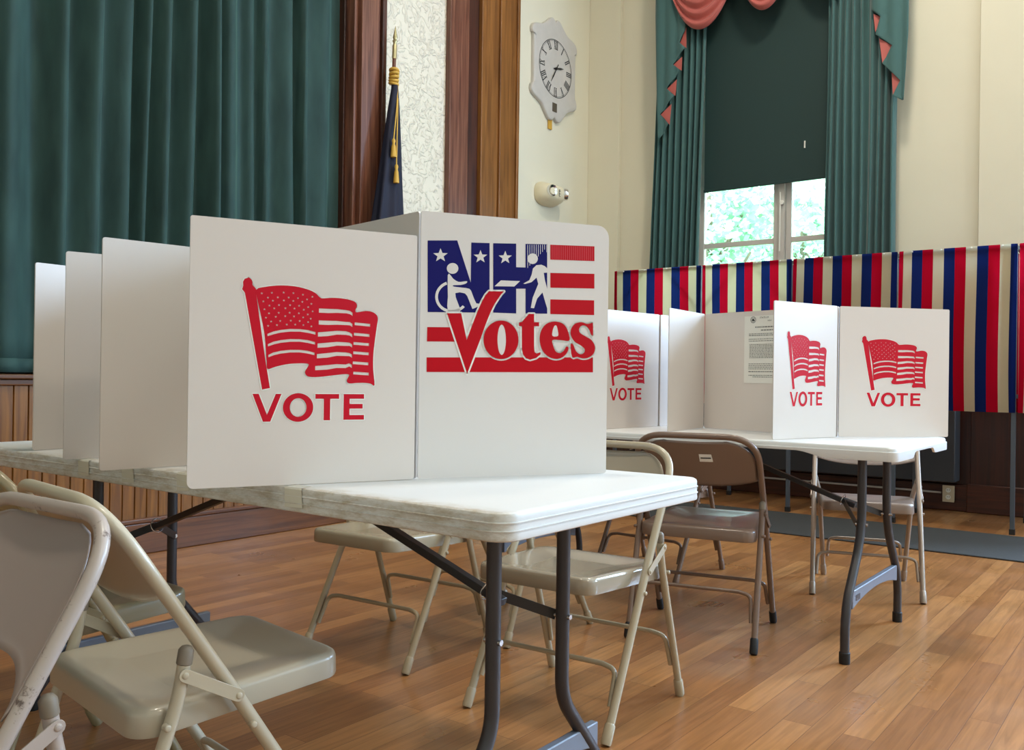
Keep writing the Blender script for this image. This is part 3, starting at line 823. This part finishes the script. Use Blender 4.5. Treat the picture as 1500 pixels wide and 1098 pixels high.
class Panel:
    def __init__(s, root, A, B, H, mat, name, outer, rc=(.006,.006,.006,.006), t=.004, z0=.7412, lean=0):
        s.A = Vector((A[0], A[1])); d = Vector((B[0]-A[0], B[1]-A[1])); s.L = d.length; s.d = d.normalized(); s.H = H; s.z0 = z0
        nn = Vector((-s.d.y, s.d.x)); s.n = nn if nn.dot(Vector(outer)) > 0 else -nn
        s.t = t; s.root = root; s.o = Vector(root.location)
        pts = []
        for (cx, cy, a0), r in zip(((s.L, H, 0), (0, H, PI/2), (0, 0, PI), (s.L, 0, 1.5*PI)), rc):
            sx = -1 if cx else 1; sy_ = -1 if cy else 1
            for k in range(7):
                an = a0+PI/2*k/6; pts.append((cx+sx*r+r*math.cos(an), cy+sy_*r+r*math.sin(an)))
        m = MB(); m.loft([[s.P(u, z, t/2) for u, z in pts], [s.P(u, z, -t/2) for u, z in pts]])
        s.obj = m.obj(name, mat, root, smooth=40)
    def P(s, u, z, off):
        q = s.A + s.d*u + s.n*off
        return (q.x-s.o.x, q.y-s.o.y, s.z0+z-s.o.z)
    def decal(s, name, vf, fn, mat, lay, side=1, parent=None):
        vs, fs = vf; m = MB()
        m.add([s.P(*fn(a, b), side*(s.t/2+.0003+.00016*lay)) for a, b in vs], fs)
        return m.obj(name, mat, parent or s.obj, smooth=0)
def bil(q):
    """sheet units -> (u, z) of a panel, q = corners for (0,0),(W,0),(W,H),(0,H)"""
    (W, H), c = q
    def f(a, b):
        s, t_ = a/W, b/H
        return tuple(c[0][i]*(1-s)*(1-t_)+c[1][i]*s*(1-t_)+c[2][i]*s*t_+c[3][i]*(1-s)*t_ for i in (0,1))
    return f
def flagprint(p, u0, u1, z0, z1, flip=False):
    """flag and VOTE: u0..u1 and z0..z1 are where sheet x 100..975 and y 68..1003 land"""
    def f(a, b):
        return (u0+(u1-u0)*(a-100)/875, z1+(z0-z1)*(b-68)/935)
    halo = outline(POLE + [FLAG_OUT], 7)
    fl = p.decal('flag_print', art('flag', [FLAG, POLE]), f, M['red'], 2)
    p.decal('white_outline', halo, f, M['white'], 1, parent=fl)
    vt = p.decal('lettering', art('vote', [[c] for c in VOTE]+[VOTE_O]), f, M['red'], 2)
    p.decal('white_outline', outline(VOTE+VOTE_O, 6), f, M['white'], 1, parent=vt)
def screen(label, loc, group='cardboard voting screens'):
    return thing('privacy_screen', label, 'privacy screen', loc, group=group)
H1, H2 = .508, .562
# near table, near side, first screen
s1 = screen('white folding privacy screen with large red flag and VOTE on the near table', (1.375, 1.293, .7412))
pA = Panel(s1, (.966,1.484), (1.374,1.2935), H1, M['board'], 'wing', (-.4,-.9), (.004,.004,.012,.006))
flagprint(pA, .0945, .3665, .1225, .398)
Panel(s1, (1.376,1.297), (1.436,1.826), H1, M['board'], 'centre_panel', (1,0))
Panel(s1, (1.017,1.891), (1.434,1.830), H1, M['board'], 'wing', (0,1))
# near table, near side, second screen
s2 = screen('plain white folding privacy screen nearest the left edge, behind the VOTE one', (1.52, 2.09, .7412))
Panel(s2, (1.088,2.193), (1.518,2.086), H1, M['board'], 'wing', (0,-1))
Panel(s2, (1.522,2.09), (1.58,2.525), H1, M['board'], 'centre_panel', (1,0))
Panel(s2, (1.155,2.494), (1.578,2.529), H1, M['board'], 'wing', (0,1))
# near table, far side: the NH Votes screen
s3 = screen('taller white privacy screen printed NH Votes on the corner of the near table', (1.386, 1.298, .7412))
pN = Panel(s3, (1.3855,1.2935), (1.766,1.065), H2, M['boardnh'], 'wing', (-.5,-.9), (.028,.004,.004,.006))
Panel(s3, (1.388,1.299), (1.500,1.92), H2, M['boardnh'], 'centre_panel', (-1,0))
Panel(s3, (1.502,1.924), (1.93,1.80), H2, M['boardnh'], 'wing', (0,1))
# far table, near side, first screen (open towards the stickered chair)
s4 = screen('white privacy screen with a paper notice taped inside, behind the brown chair', (3.54, 1.10, .7412))
pB = Panel(s4, (3.191,1.219), (3.541,1.1005), H1, M['board'], 'wing', (-.3,-.9))
flagprint(pB, .072, .305, .1195, .398)
pC = Panel(s4, (3.545,1.105), (3.725,1.737), H1, M['board'], 'centre_panel', (1,0))
Panel(s4, (3.325,1.712), (3.722,1.741), H1, M['board'], 'wing', (0,1))
# far table, far side
s5 = screen('white privacy screen with red flag and VOTE on the right end of the far table', (3.556, 1.09, .7412))
pD = Panel(s5, (3.553,1.0935), (3.913,.775), H1, M['board'], 'wing', (-.6,-.7))
flagprint(pD, .094, .384, .1185, .394)
Panel(s5, (3.557,1.098), (3.738,1.735), H1, M['board'], 'centre_panel', (-1,0))
Panel(s5, (3.740,1.739), (4.06,1.60), H1, M['board'], 'wing', (0,1))
# far table, second pair
s6 = screen('white privacy screen with red flag and VOTE beside the tall NH Votes screen edge', (3.66, 1.936, .7412))
pE = Panel(s6, (3.205,1.997), (3.662,1.937), H1, M['board'], 'wing', (0,-1))
flagprint(pE, .083, .36, .1195, .394)
Panel(s6, (3.665,1.941), (3.72,2.52), H1, M['board'], 'centre_panel', (1,0))
Panel(s6, (3.30,2.56), (3.718,2.524), H1, M['board'], 'wing', (0,1))
s7 = screen('white privacy screen on the far side of the far table, a thin strip showing', (3.68, 1.935, .7412))
Panel(s7, (3.674,1.934), (4.05,1.90), H1, M['board'], 'wing', (0,-1))
Panel(s7, (3.678,1.938), (3.735,2.52), H1, M['board'], 'centre_panel', (-1,0))

# NH Votes artwork, drawn in its own sheet units
mapN = bil(((1432,1098), ((-.0233,.5296),(.4614,.5671),(.4669,.2075),(-.0186,.2026))))
NHB = [[(110,107),(303,107),(393,402),(397,122),(520,126),(520,600),(440,612),(110,608)],
       [(545,127),(703,130),(703,295),(769,297),(769,132),(922,135),(922,620),(769,618),(769,445),(703,445),(703,618),(545,612)]]
bars = [[(945,138),(1268,150),(1268,253),(945,242)], [(945,335),(1268,342),(1268,445),(945,438)], [(945,520),(1266,527),(1266,630),(945,623)],
        [(107,713),(330,716),(330,816),(105,814)], [(103,926),(1257,926),(1257,1030),(103,1028)]]
CHK = [(515,463),(560,464),(617,464),(600,482),(582,508),(552,555),(522,618),(494,690),(460,790)]+[(368,1040),(235,617),(328,617),(365,803),(402,700),(437,605),(470,530),(492,490)]
pN_b = pN.decal('blue_print', art('nhb', [[c] for c in NHB]), mapN, M['blue'], 1)
pN_r = pN.decal('red_stripes', art('nhr', [[c] for c in bars]), mapN, M['red2'], 1)
lines = [[(x_,138),(x_+3,138),(x_+3,h_),(x_,h_)] for x_, h_ in [(782+15*k, 300-16*k if k < 9 else 190) for k in range(10)]]
lines2 = [[(956+14*k,141+k*.5),(959+14*k,141+k*.5),(959+14*k,244+k*.45),(956+14*k,244+k*.45)] for k in range(22)]
pN.decal('fine_lines', art('nhl', [[c] for c in lines]), mapN, M['white'], 2, parent=pN_b)
M['pinkline'] = plain('pale_red_print', srgb(214,80,90), .4)
pN.decal('fine_lines', art('nhl2', [[c] for c in lines2]), mapN, M['pinkline'], 2, parent=pN_r)
FIG1 = [ell(272,303,38,38), cat_rom([(240,350),(258,350),(276,375),(310,397),(340,395),(368,393),(362,408),(325,419),(276,421),(280,430),(330,437),(384,446),(402,480),(430,548),(462,545),(456,561),(410,585),(400,578),(378,520),(354,478),(290,476),(305,540),(322,610),(242,610),(241,500)],2)]
arc = [(268+110*math.cos(a), 502-112*math.sin(a)) for a in [math.radians(110+k*10) for k in range(0,22)]] + [(268+92*math.cos(a), 502-92*math.sin(a)) for a in [math.radians(320-k*10) for k in range(0,22)]]
FIG2 = [ell(818,236,37,37), [(752,410),(795,386),(812,345),(820,305),(845,281),(880,278),(905,288),(924,306),(924,333),(897,335),(905,385),(924,455),(924,592),(888,472),(850,515),(828,582),(805,580),(818,510),(858,412),(846,368),(810,400),(766,412)]]
wh = FIG1 + [arc] + FIG2 + [[(553,428),(597,387),(730,392),(690,430)], star(193,212,50), star(458,222,48), star(627,228,48)]
pN.decal('white_figures', art('nhw', [[c] for c in wh]), mapN, M['boardnh'], 3, parent=pN_b)
LO = [ell(598,803,120,135,44), ell(602,803,29,106,36)]
LT = [(790,622),(828,622),(828,680),(863,680),(863,708),(828,708),(828,860),(832,890),(846,898),(873,890),(873,905),(842,930),(800,942),(770,932),(750,905),(742,868),(742,708),(722,705),(722,682),(742,678),(768,648)]
LE = [cat_rom([(1082,806),(1020,805),(960,805),(966,850),(984,886),(1014,896),(1042,878),(1060,850),(1076,862),(1058,902),(1020,930),(975,936),(925,917),(885,872),(868,805),(878,740),(915,692),(972,675),(1030,688),(1066,730)],4), cat_rom([(959,776),(961,735),(975,704),(989,706),(998,738),(999,776)],3)]
LS = cat_rom([(1255,688),(1256,768),(1242,766),(1226,728),(1198,704),(1168,706),(1152,730),(1162,756),(1204,781),(1246,806),(1271,850),(1262,897),(1225,926),(1180,933),(1140,922),(1102,922),(1091,836),(1110,837),(1128,880),(1160,904),(1188,895),(1195,870),(1170,845),(1120,815),(1092,770),(1096,724),(1125,690),(1170,680),(1212,692),(1238,688)],3)
red = [[CHK], LO, [LT], LE, [LS]]
ch = pN.decal('lettering', art('nhv', red), mapN, M['red2'], 6)
pN.decal('white_outline', outline([CHK]+LO+[LT]+LE+[LS], 11), mapN, M['white'], 4, parent=ch)
cnt = [ell(602,803,29,106,36), LE[1], [(340,612),(365,803),(300,612)]]
pN.decal('white_outline', art('nhc', [[c] for c in [LO[1], LE[1]]]), mapN, M['boardnh'], 5, parent=ch)

# notice taped inside the open screen, read from the brown chair
def text_art(s, size):
    cu = bpy.data.curves.new('t', 'FONT'); cu.body = s; cu.size = size; cu.fill_mode = 'FRONT'; cu.resolution_u = 2
    ob = bpy.data.objects.new('t', cu); COL.objects.link(ob)
    dg = bpy.context.evaluated_depsgraph_get(); dg.update()
    me = bpy.data.meshes.new_from_object(ob.evaluated_get(dg))
    r = ([(q.co.x, q.co.y) for q in me.vertices], [tuple(p.vertices) for p in me.polygons])
    bpy.data.objects.remove(ob); bpy.data.curves.remove(cu); bpy.data.meshes.remove(me)
    return r
def PP(u, z, off):      # u runs left to right as the sitter sees it
    q = pC.A + pC.d*(pC.L-u) - pC.n*(pC.t/2+off)
    return Vector((q.x, q.y, pC.z0+z))
nt_o = PP(.327, .345, 0)
m = MB(); c = [PP(.219,.203,.0004),PP(.435,.203,.0004),PP(.435,.487,.0004),PP(.219,.487,.0004)]; b_ = [PP(.219,.203,.0014),PP(.435,.203,.0014),PP(.435,.487,.0014),PP(.219,.487,.0014)]
m.add([tuple(p-nt_o) for p in c+b_], [(0,3,2,1),(4,5,6,7),(0,1,5,4),(1,2,6,5),(2,3,7,6),(3,0,4,7)])
note = m.obj('paper_notice', M['paper'], smooth=0, loc=nt_o)
tag(note, 'printed white notice with a round seal, taped inside a screen behind the brown chair', 'notice')
def onpaper(vf, f, mat, name, off=.0019):
    m = MB(); m.add([tuple(PP(*f(a, b), off)-nt_o) for a, b in vf[0]], vf[1]); return m.obj(name, mat, note, smooth=0)
onpaper(text_art('STATE OF', .0105), lambda a, b: (.298+a, .4755+b), M['ink'], 'heading')
onpaper(text_art('NEW', .0085), lambda a, b: (.338+a, .4625+b), M['ink'], 'heading')
sl = MB(); v1, f1 = outline([ell(0,0,.0135,.0135,24), ell(0,0,.0095,.0095,20)], .0008); v2, f2 = poly_fill([cat_rom([(-.006,-.004),(.007,-.005),(.005,.001),(0,.005),(-.005,.002)],3)])
onpaper((v1+v2, f1+[tuple(i+len(v1) for i in q) for q in f2]), lambda a, b: (.2645+a, .471+b), M['ink'], 'seal')
rnd = random.Random(4); tv, tf = [], []
def dash(u0, u1, z, h):
    u = u0
    while u < u1:
        w_ = rnd.uniform(.004,.013); e = min(u+w_, u1); o_ = len(tv)
        tv.extend([(u,z),(e,z),(e,z+h),(u,z+h)]); tf.append((o_,o_+1,o_+2,o_+3)); u = e+.0022
for u0, u1, z, h in ((.275,.41,.437,.005),(.305,.38,.424,.0045),(.243,.42,.410,.0028),(.243,.42,.403,.0035),(.243,.42,.388,.0028),(.243,.42,.380,.0028)): dash(u0,u1,z,h)
for k in range(10): dash(.247,.412,.365-k*.0062,.0028)
for z in (.283,.276,.269,.262): dash(.243,.42,z,.0028)
dash(.243,.41,.250,.004); dash(.243,.42,.235,.0028); dash(.265,.40,.228,.0028)
onpaper((tv, tf), lambda a, b: (a, b), M['greyink'], 'printed_lines')

# ------------------------------------------------------------------ curtained voting stalls
STX = 6.46
def stall(y0, y1, label, last=False, seed=0, sag=0):
    rnd = random.Random(seed)
    t = thing('curtained_voting_stall', label, 'voting stall', (STX, y0, 0), group='striped voting stalls')
    L = y1-y0; zt = 1.846
    for yy in ([.020] + ([L-.020] if last else [])):
        for xx in (.0, .60):
            m = MB(); m.box(xx-.013, xx+.013, yy-.013, yy+.013, .02, zt-.012); lg = m.obj('leg', M['stall'], t, bevel=.002)
            m = MB(); m.box(xx-.016, xx+.016, yy-.016, yy+.016, 0, .035); m.obj('rubber_foot', M['rubber'], lg)
    for xx in (0, .60):
        m = MB(); m.box(xx-.010, xx+.010, .034, L-.003, zt-.028, zt-.008); m.obj('top_rail', M['stall_dark'], t)
    m = MB(); m.box(.012, .588, .010, .032, zt-.03, zt-.01); m.obj('side_rail', M['stall_dark'], t)
    m = MB(); m.box(.12, .58, .03, L-.005, .86, .885); m.obj('writing_shelf', M['stall'], t, bevel=.003)
    for a, b in ((.022, .30), (L-.01, L-.29)):
        m = MB(); m.tube([(.022, a, zt-.34), (.022, b, zt-.03)], .0065, 8); m.obj('diagonal_brace', M['stall_dark'], t)
    # curtain: sewn stripes, cream blue red, going up in y
    per = [(0,.030,2),(.030,.070,0)]
    yy = .070; cyc = [1,2,0]; k = 0
    w = (L-.070-.035)/9
    seq = [2, 0] + [1,2,0]*3 + [1]
    wid = [.030, .058] + [w*1.04]*8 + [w*.95, .040]
    tot = sum(wid); wid = [q*(L-.012)/tot for q in wid]
    # as seen from the room the sequence runs from the +y end to the -y end
    edges = [L-.006]
    for q in wid: edges.append(edges[-1]-q)
    cols, idx = [], []
    for i, q in enumerate(wid):
        for s in range(4): cols.append(edges[i]-q*s/4); idx.append(seq[i])
    cols.append(edges[-1])
    nu = len(cols)-1; nv = 26
    ph = rnd.uniform(0,6)
    def fn(u, v):
        i = int(round(u*nu)); y = cols[i]; z = zt-.004 + (.777-zt)*v
        e = min(u, 1-u)
        x = -.022 - .012*v*math.sin(11*y+ph) - .007*math.sin(27*y+2*ph+2*v)*v
        if e < .06: x += .006*(1-e/.06) - .012*v*(1-e/.06)
        y2 = y + .010*v*math.sin(3*v+ph)*(1 if .05 < u < .95 else .3)
        crease = .0035*math.exp(-((v-.33)/.008)**2) + .003*math.exp(-((v-.6)/.008)**2)
        return (x-crease, y2, z)
    m = MB(); m.grid(fn, nu, nv, lambda i, j: idx[i])
    cu = m.obj('striped_curtain', [M['st_cream'], M['st_blue'], M['st_red']], t, smooth=180)
    m = MB()
    for k in range(4):
        m.lathe([(.0,-.006),(.005,-.005),(.006,.0),(.0,.001)], (-.027, L*(k+.5)/4, zt-.012), 8, 'x')
    m.obj('push_pins', M['white'], cu)
    # side curtain along the partition
    nS = 18
    seqS = [0,1,2]*6
    m = MB()
    m.grid(lambda u, v: (.03+.54*u, .040+.006*math.sin(20*u+ph)*v, zt-.03+(.80-zt)*v), nS, 8, lambda i, j: seqS[i])
    m.obj('side_curtain', [M['st_cream'], M['st_blue'], M['st_red']], t, smooth=180)
bd = [.15, .878, 1.597, 2.326, 3.042, 3.83]
lb = ['striped voting stall at the far right, only its curtain edge inside the picture', 'striped voting stall with the longest visible curtain, right of the far table screens', 'striped voting stall directly above the right VOTE screen on the far table', 'striped voting stall in front of the window, above the paper notice', 'striped voting stall at the left end, beside the tall NH Votes screen']
for i in range(5): stall(bd[i], bd[i+1], lb[i], last=(i == 4), seed=30+i)

# ------------------------------------------------------------------ floor runner, heater, conduit, outlet
mb = MB(); mb.box(5.49, 6.36, -2.5, 4.1, 0.0005, .009); tag(mb.obj('floor_runner', M['mat'], bevel=.004), 'long charcoal ribbed floor runner in front of the striped stalls', 'floor mat')
t = thing('wall_heater', 'long slate grey convector heater cabinet low on the dark window wall', 'heater', (XW-.07, 2.6, .228))
mb = MB(); mb.box(-.16, .02, -1.231, 1.35, 0, .53); mb.obj('cabinet', M['heater'], t, bevel=.008)
mb = MB()
for k in range(5): mb.box(-.1635, -.158, -1.15, 1.27, .40+k*.02, .408+k*.02)
mb.obj('louvre_slots', M['stall_dark'], t, smooth=0)
mb = MB(); mb.tube([(XW-.075, 1.49, .135), (XW-.075, 4.3, .14)], .008, 10); tag(mb.obj('electrical_conduit', M['conduit'], smooth=60), 'pale electrical conduit running along the dark baseboard to the outlet', 'conduit')
t = thing('wall_outlet', 'ivory double outlet box on the dark baseboard below the heater', 'outlet', (XW-.07, 1.435, .075))
mb = MB(); mb.box(-.035, .0, -.036, .036, 0, .115); mb.obj('box', M['outlet'], t, bevel=.003)
mb = MB(); mb.box(-.039, -.034, -.040, .040, -.004, .119); pl_ = mb.obj('face_plate', M['outlet'], t, bevel=.0015)
for z in (.032, .083):
    mb = MB(); mb.lathe([(.0,-.0015),(.017,-.0015),(.017,.002),(.0,.002)], (-.040, 0, z), 16, 'x'); so = mb.obj('socket', M['white'], pl_)
    mb = MB(); mb.box(-.0428,-.0416,-.008,-.005,z-.002,z+.008); mb.box(-.0428,-.0416,.005,.008,z-.002,z+.008); mb.obj('slots', M['ink'], so, smooth=0)

# ------------------------------------------------------------------ wall clock
t = thing('wall_clock', 'large chalky white scrolled wall clock with roman numerals reading 2:35', 'clock', (6.728, YW-.002, 3.762))
half = [(.0,.425),(.03,.452),(.075,.445),(.13,.40),(.20,.355),(.28,.335),(.335,.31),(.358,.27),(.352,.235),(.335,.215),(.332,0),(.332,-.19),(.35,-.215),(.362,-.255),(.345,-.295),(.28,-.325),(.20,-.36),(.14,-.42),(.09,-.468),(.04,-.475),(.0,-.445)]
pr = cat_rom(half + [(-a, b) for a, b in half[-2:0:-1]], 3)
def cl(pts, s, y): return [(a*s, y, b*s) for a, b in pts]
mb = MB(); mb.loft([cl(pr,1,0), cl(pr,1,-.022), cl(pr,.992,-.030), cl(pr,.975,-.034), cl(pr,.9,-.034)]); body = mb.obj('case', M['clock'], t, smooth=45)
R_ = .258
mb = MB(); v_, f_ = outline([ell(0,0,R_,R_,72)], .0035); v2, f2 = outline([ell(0,0,R_-.012,R_-.012,72)], .0012)
mb.add([(a,-.0348,b) for a, b in v_], f_); mb.add([(a,-.0348,b) for a, b in v2], f2); mb.obj('minute_ring', M['ink'], t, smooth=0)
def numeral(s, k):
    m = MB(); a0 = 2*PI*k/12
    wdt = {'I':.016, 'V':.034, 'X':.034}; tot = sum(wdt[c] for c in s); x = -tot/2; h = .037
    def seg(x0, y0, x1, y1, w):
        d = Vector((x1-x0, y1-y0)).normalized(); n_ = Vector((-d.y, d.x))*w
        P4 = [(x0+n_.x,y0+n_.y),(x0-n_.x,y0-n_.y),(x1-n_.x,y1-n_.y),(x1+n_.x,y1+n_.y)]
        o_ = []
        for a, b in P4:
            rr = .212+b
            o_.append((rr*math.sin(a0)+a*math.cos(a0), -.0351, rr*math.cos(a0)-a*math.sin(a0)))
        m.add(o_, [(0,1,2,3)])
    for c in s:
        w = wdt[c]; xc = x+w/2
        if c == 'I': seg(xc,-h,xc,h,.0050)
        if c == 'V': seg(xc-.012,h,xc,-h,.0052); seg(xc+.012,h,xc,-h,.002)
        if c == 'X': seg(xc-.012,h,xc+.012,-h,.0052); seg(xc+.012,h,xc-.012,-h,.002)
        x += w
    seg(-tot/2+.002, h, tot/2-.002, h, .0018); seg(-tot/2+.002, -h, tot/2-.002, -h, .0018)
    m.obj('numeral', M['ink'], t, smooth=0)
for k, s in enumerate(['XII','I','II','III','IIII','V','VI','VII','VIII','IX','X','XI']): numeral(s, k)
def hand(deg, L, w, y, nm):
    a = math.radians(deg); m = MB()
    P4 = [(-w,-L*.3),(w,-L*.3),(w*.9,0),(w*1.5,L*.55),(0,L),(-w*1.5,L*.55),(-w*.9,0)]
    rot = lambda q: (q[1]*math.sin(a)+q[0]*math.cos(a), q[1]*math.cos(a)-q[0]*math.sin(a))
    m.loft([[(rot(q)[0], y, rot(q)[1]) for q in P4], [(rot(q)[0], y-.003, rot(q)[1]) for q in P4]]); m.obj(nm, M['black'], t)
hand(77, .125, .006, -.040, 'hour_hand'); hand(212, .165, .0042, -.046, 'minute_hand')
mb = MB(); mb.lathe([(.0,-.052),(.012,-.05),(.012,-.034),(.0,-.034)], (0,0,0), 14, 'y'); mb.obj('hub', M['black'], t)
mb = MB(); mb.box(-.045,.025,-.038,-.033,-.395,-.315); mb.obj('plaque', M['plaque'], t, bevel=.001)
mb = MB(); mb.box(-.070,-.012,-.012,-.004,-.555,-.462); mb.obj('brass_tag', M['gold'], t, bevel=.001)

# ------------------------------------------------------------------ emergency light
t = thing('emergency_light', 'ivory emergency light with two round lamps on the cream wall under the clock', 'emergency light', (6.64, YW-.002, 2.605))
mb = MB()
rings = []
for dpt, sc in ((0,1),(-.02,1.02),(-.06,.98),(-.10,.88),(-.135,.70),(-.15,.50)):
    rings.append([(a*sc, dpt, b*sc*(.9 if dpt < -.05 else 1)) for a, b in [(.17*math.copysign(abs(math.cos(q))**.7, math.cos(q)), .105*math.copysign(abs(math.sin(q))**.7, math.sin(q))) for q in [2*PI*k/32 for k in range(32)]]])
mb.loft(rings); mb.obj('housing', M['ivory'], t, smooth=60)
for dx, rz in ((-.085, -.25), (.125, .75)):
    m = MB(); m.lathe([(.0,.01),(.052,.008),(.055,-.01),(.050,-.03),(.046,-.028),(.0,-.012)], (0,0,0), 24, 'y')
    ca, sa = math.cos(rz), math.sin(rz)
    m.v = [(dx+x_*ca-y_*sa, -.122+x_*sa+y_*ca, z_+.008) for x_, y_, z_ in m.v]
    lh = m.obj('lamp_head', M['chrome'], t, smooth=50)
mb = MB(); v_, f_ = outline([[(.0,-.035),(.06,-.035),(.06,.035),(.0,.035)]], .003); mb.add([(a,-.153+.15*abs(a-.0)*.9,b*.8) for a, b in v_], f_)
for zz in (-.010, .012): mb.add([(.0,-.153,zz),(.06,-.145,zz),(.06,-.145,zz+.006),(.0,-.153,zz+.006)], [(0,1,2,3)])
mb.obj('label_frame', M['ink'], t, smooth=0)

# ------------------------------------------------------------------ flag on a pole
t = thing('flag_on_pole', 'furled navy flag with gold cord and tassels on a pole against the rough plaster', 'flag', (4.43, 4.49, .937))
lean = lambda z: (.136*z/2.49, .045*z/2.49)
mb = MB(); mb.lathe([(.0,0),(.085,0),(.085,.02),(.07,.035),(.03,.05),(.025,.12),(.02,.13),(.0,.13)], (0,0,0), 28); mb.obj('stand', M['brass'], t)
a, b = (0,0,.05), (*lean(2.26), 2.26)
mb = MB(); mb.tube([a, b], .0135, 12); mb.obj('pole', M['pole'], t, smooth=60)
mb = MB(); zc = lambda z, r: (*lean(z), z)
mb.tube([zc(2.26,0), zc(2.262,0), zc(2.36,0), zc(2.362,0), zc(2.375,0), zc(2.39,0), zc(2.40,0), zc(2.415,0), zc(2.50,0)], [.012,.0165,.0165,.012,.012,.019,.012,.017,.001], 14); mb.obj('spear_finial', M['brass'], t, smooth=50)
rnd = random.Random(9)
mb = MB(); rings = []
for k in range(30):
    z = 2.07 - k*.045; f = k/29
    cx, cy = lean(z); cx += -.012*f
    rx = .022+.150*f**.85; ry = .020+.055*f**.8
    rings.append([(cx+rx*math.cos(q)*(1+.16*math.sin(5*q+1.2)*f), cy-.018+ry*math.sin(q)*(1+.30*math.sin(7*q+.6*f)*f), z) for q in [2*PI*i/56 for i in range(56)]])
mb.loft(rings); mb.obj('navy_flag', M['navy'], t, smooth=180)
mb = MB()
for k in range(5):
    z = 2.08+k*.024; cx, cy = lean(z)
    mb.tube([(cx+.027*math.cos(2*PI*i/16), cy-.004+.027*math.sin(2*PI*i/16), z+.006*math.sin(2*PI*i/16+k)) for i in range(16)], .0115, 8, closed=True)
cx, cy = lean(2.06)
mb.tube([(cx+.028,cy-.02,2.12),(.092,cy-.06,1.9),(.040,cy-.085,1.66)], .0045, 6)
mb.tube([(cx+.034,cy-.012,2.12),(.095,cy-.065,1.85),(.050,cy-.105,1.48)], .0045, 6)
co_ = mb.obj('gold_cord', M['gold'], t, smooth=60)
for z, dx, dy in ((1.66,.040-cx,-.085),(1.48,.050-cx,-.105)):
    m = MB(); m.lathe([(.0,.01),(.010,.0),(.014,-.012),(.009,-.03),(.015,-.05),(.021,-.125),(.0,-.126)], (cx+dx,cy+dy,z), 14); m.obj('tassel', M['gold'], co_, smooth=50)

# ------------------------------------------------------------------ light
def area(name, loc, rot, sx, sy, power, col, shape='RECTANGLE', spread=180):
    l = bpy.data.lights.new(name, 'AREA'); l.energy = power; l.color = col; l.shape = shape; l.size = sx; l.size_y = sy; l.spread = math.radians(spread)
    o = bpy.data.objects.new(name, l); COL.objects.link(o); o.location = loc; o.rotation_euler = rot
    return o
WARM = (1.0, .91, .76); DAY = (.46, .69, 1.0)
for lx, ly, pw in ((5.3, 1.6, 165), (5.3, -2.6, 75), (1.6, 1.8, 165), (1.6, -2.6, 150)):
    area('ceiling_lamp', (lx, ly, 5.75), (0,0,0), .55, .55, pw, WARM, 'DISK')
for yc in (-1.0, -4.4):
    area('window_and_fill_daylight', (XW-.03, yc, 2.9), (0, PI/2, 0), 2.6, 1.15, 1060, DAY)
for xc in (4.2, .6):
    area('window_and_fill_daylight', (xc, YR+.05, 2.9), (-PI/2, 0, PI), 1.15, 2.6, 40, DAY)  # fill lamps added to strengthen light from the unseen right wall, no windows there
sun = bpy.data.lights.new('sun', 'SUN'); sun.energy = 30; sun.angle = .01; sun.color = (1,.97,.9)
so = bpy.data.objects.new('sun', sun); COL.objects.link(so); so.rotation_euler = Vector((.55,.25,-.8)).to_track_quat('-Z','Y').to_euler()
w = bpy.data.worlds.new('sky'); scene.world = w; w.use_nodes = True
bg = w.node_tree.nodes['Background']; bg.inputs[0].default_value = (.76,.92,1.0,1); bg.inputs[1].default_value = 21

vs_ = scene.view_settings
scene.display_settings.display_device = 'sRGB'
vs_.view_transform = 'Standard'; vs_.look = 'None'; vs_.gamma = 1; vs_.use_curve_mapping = False
vs_.exposure = -1.14
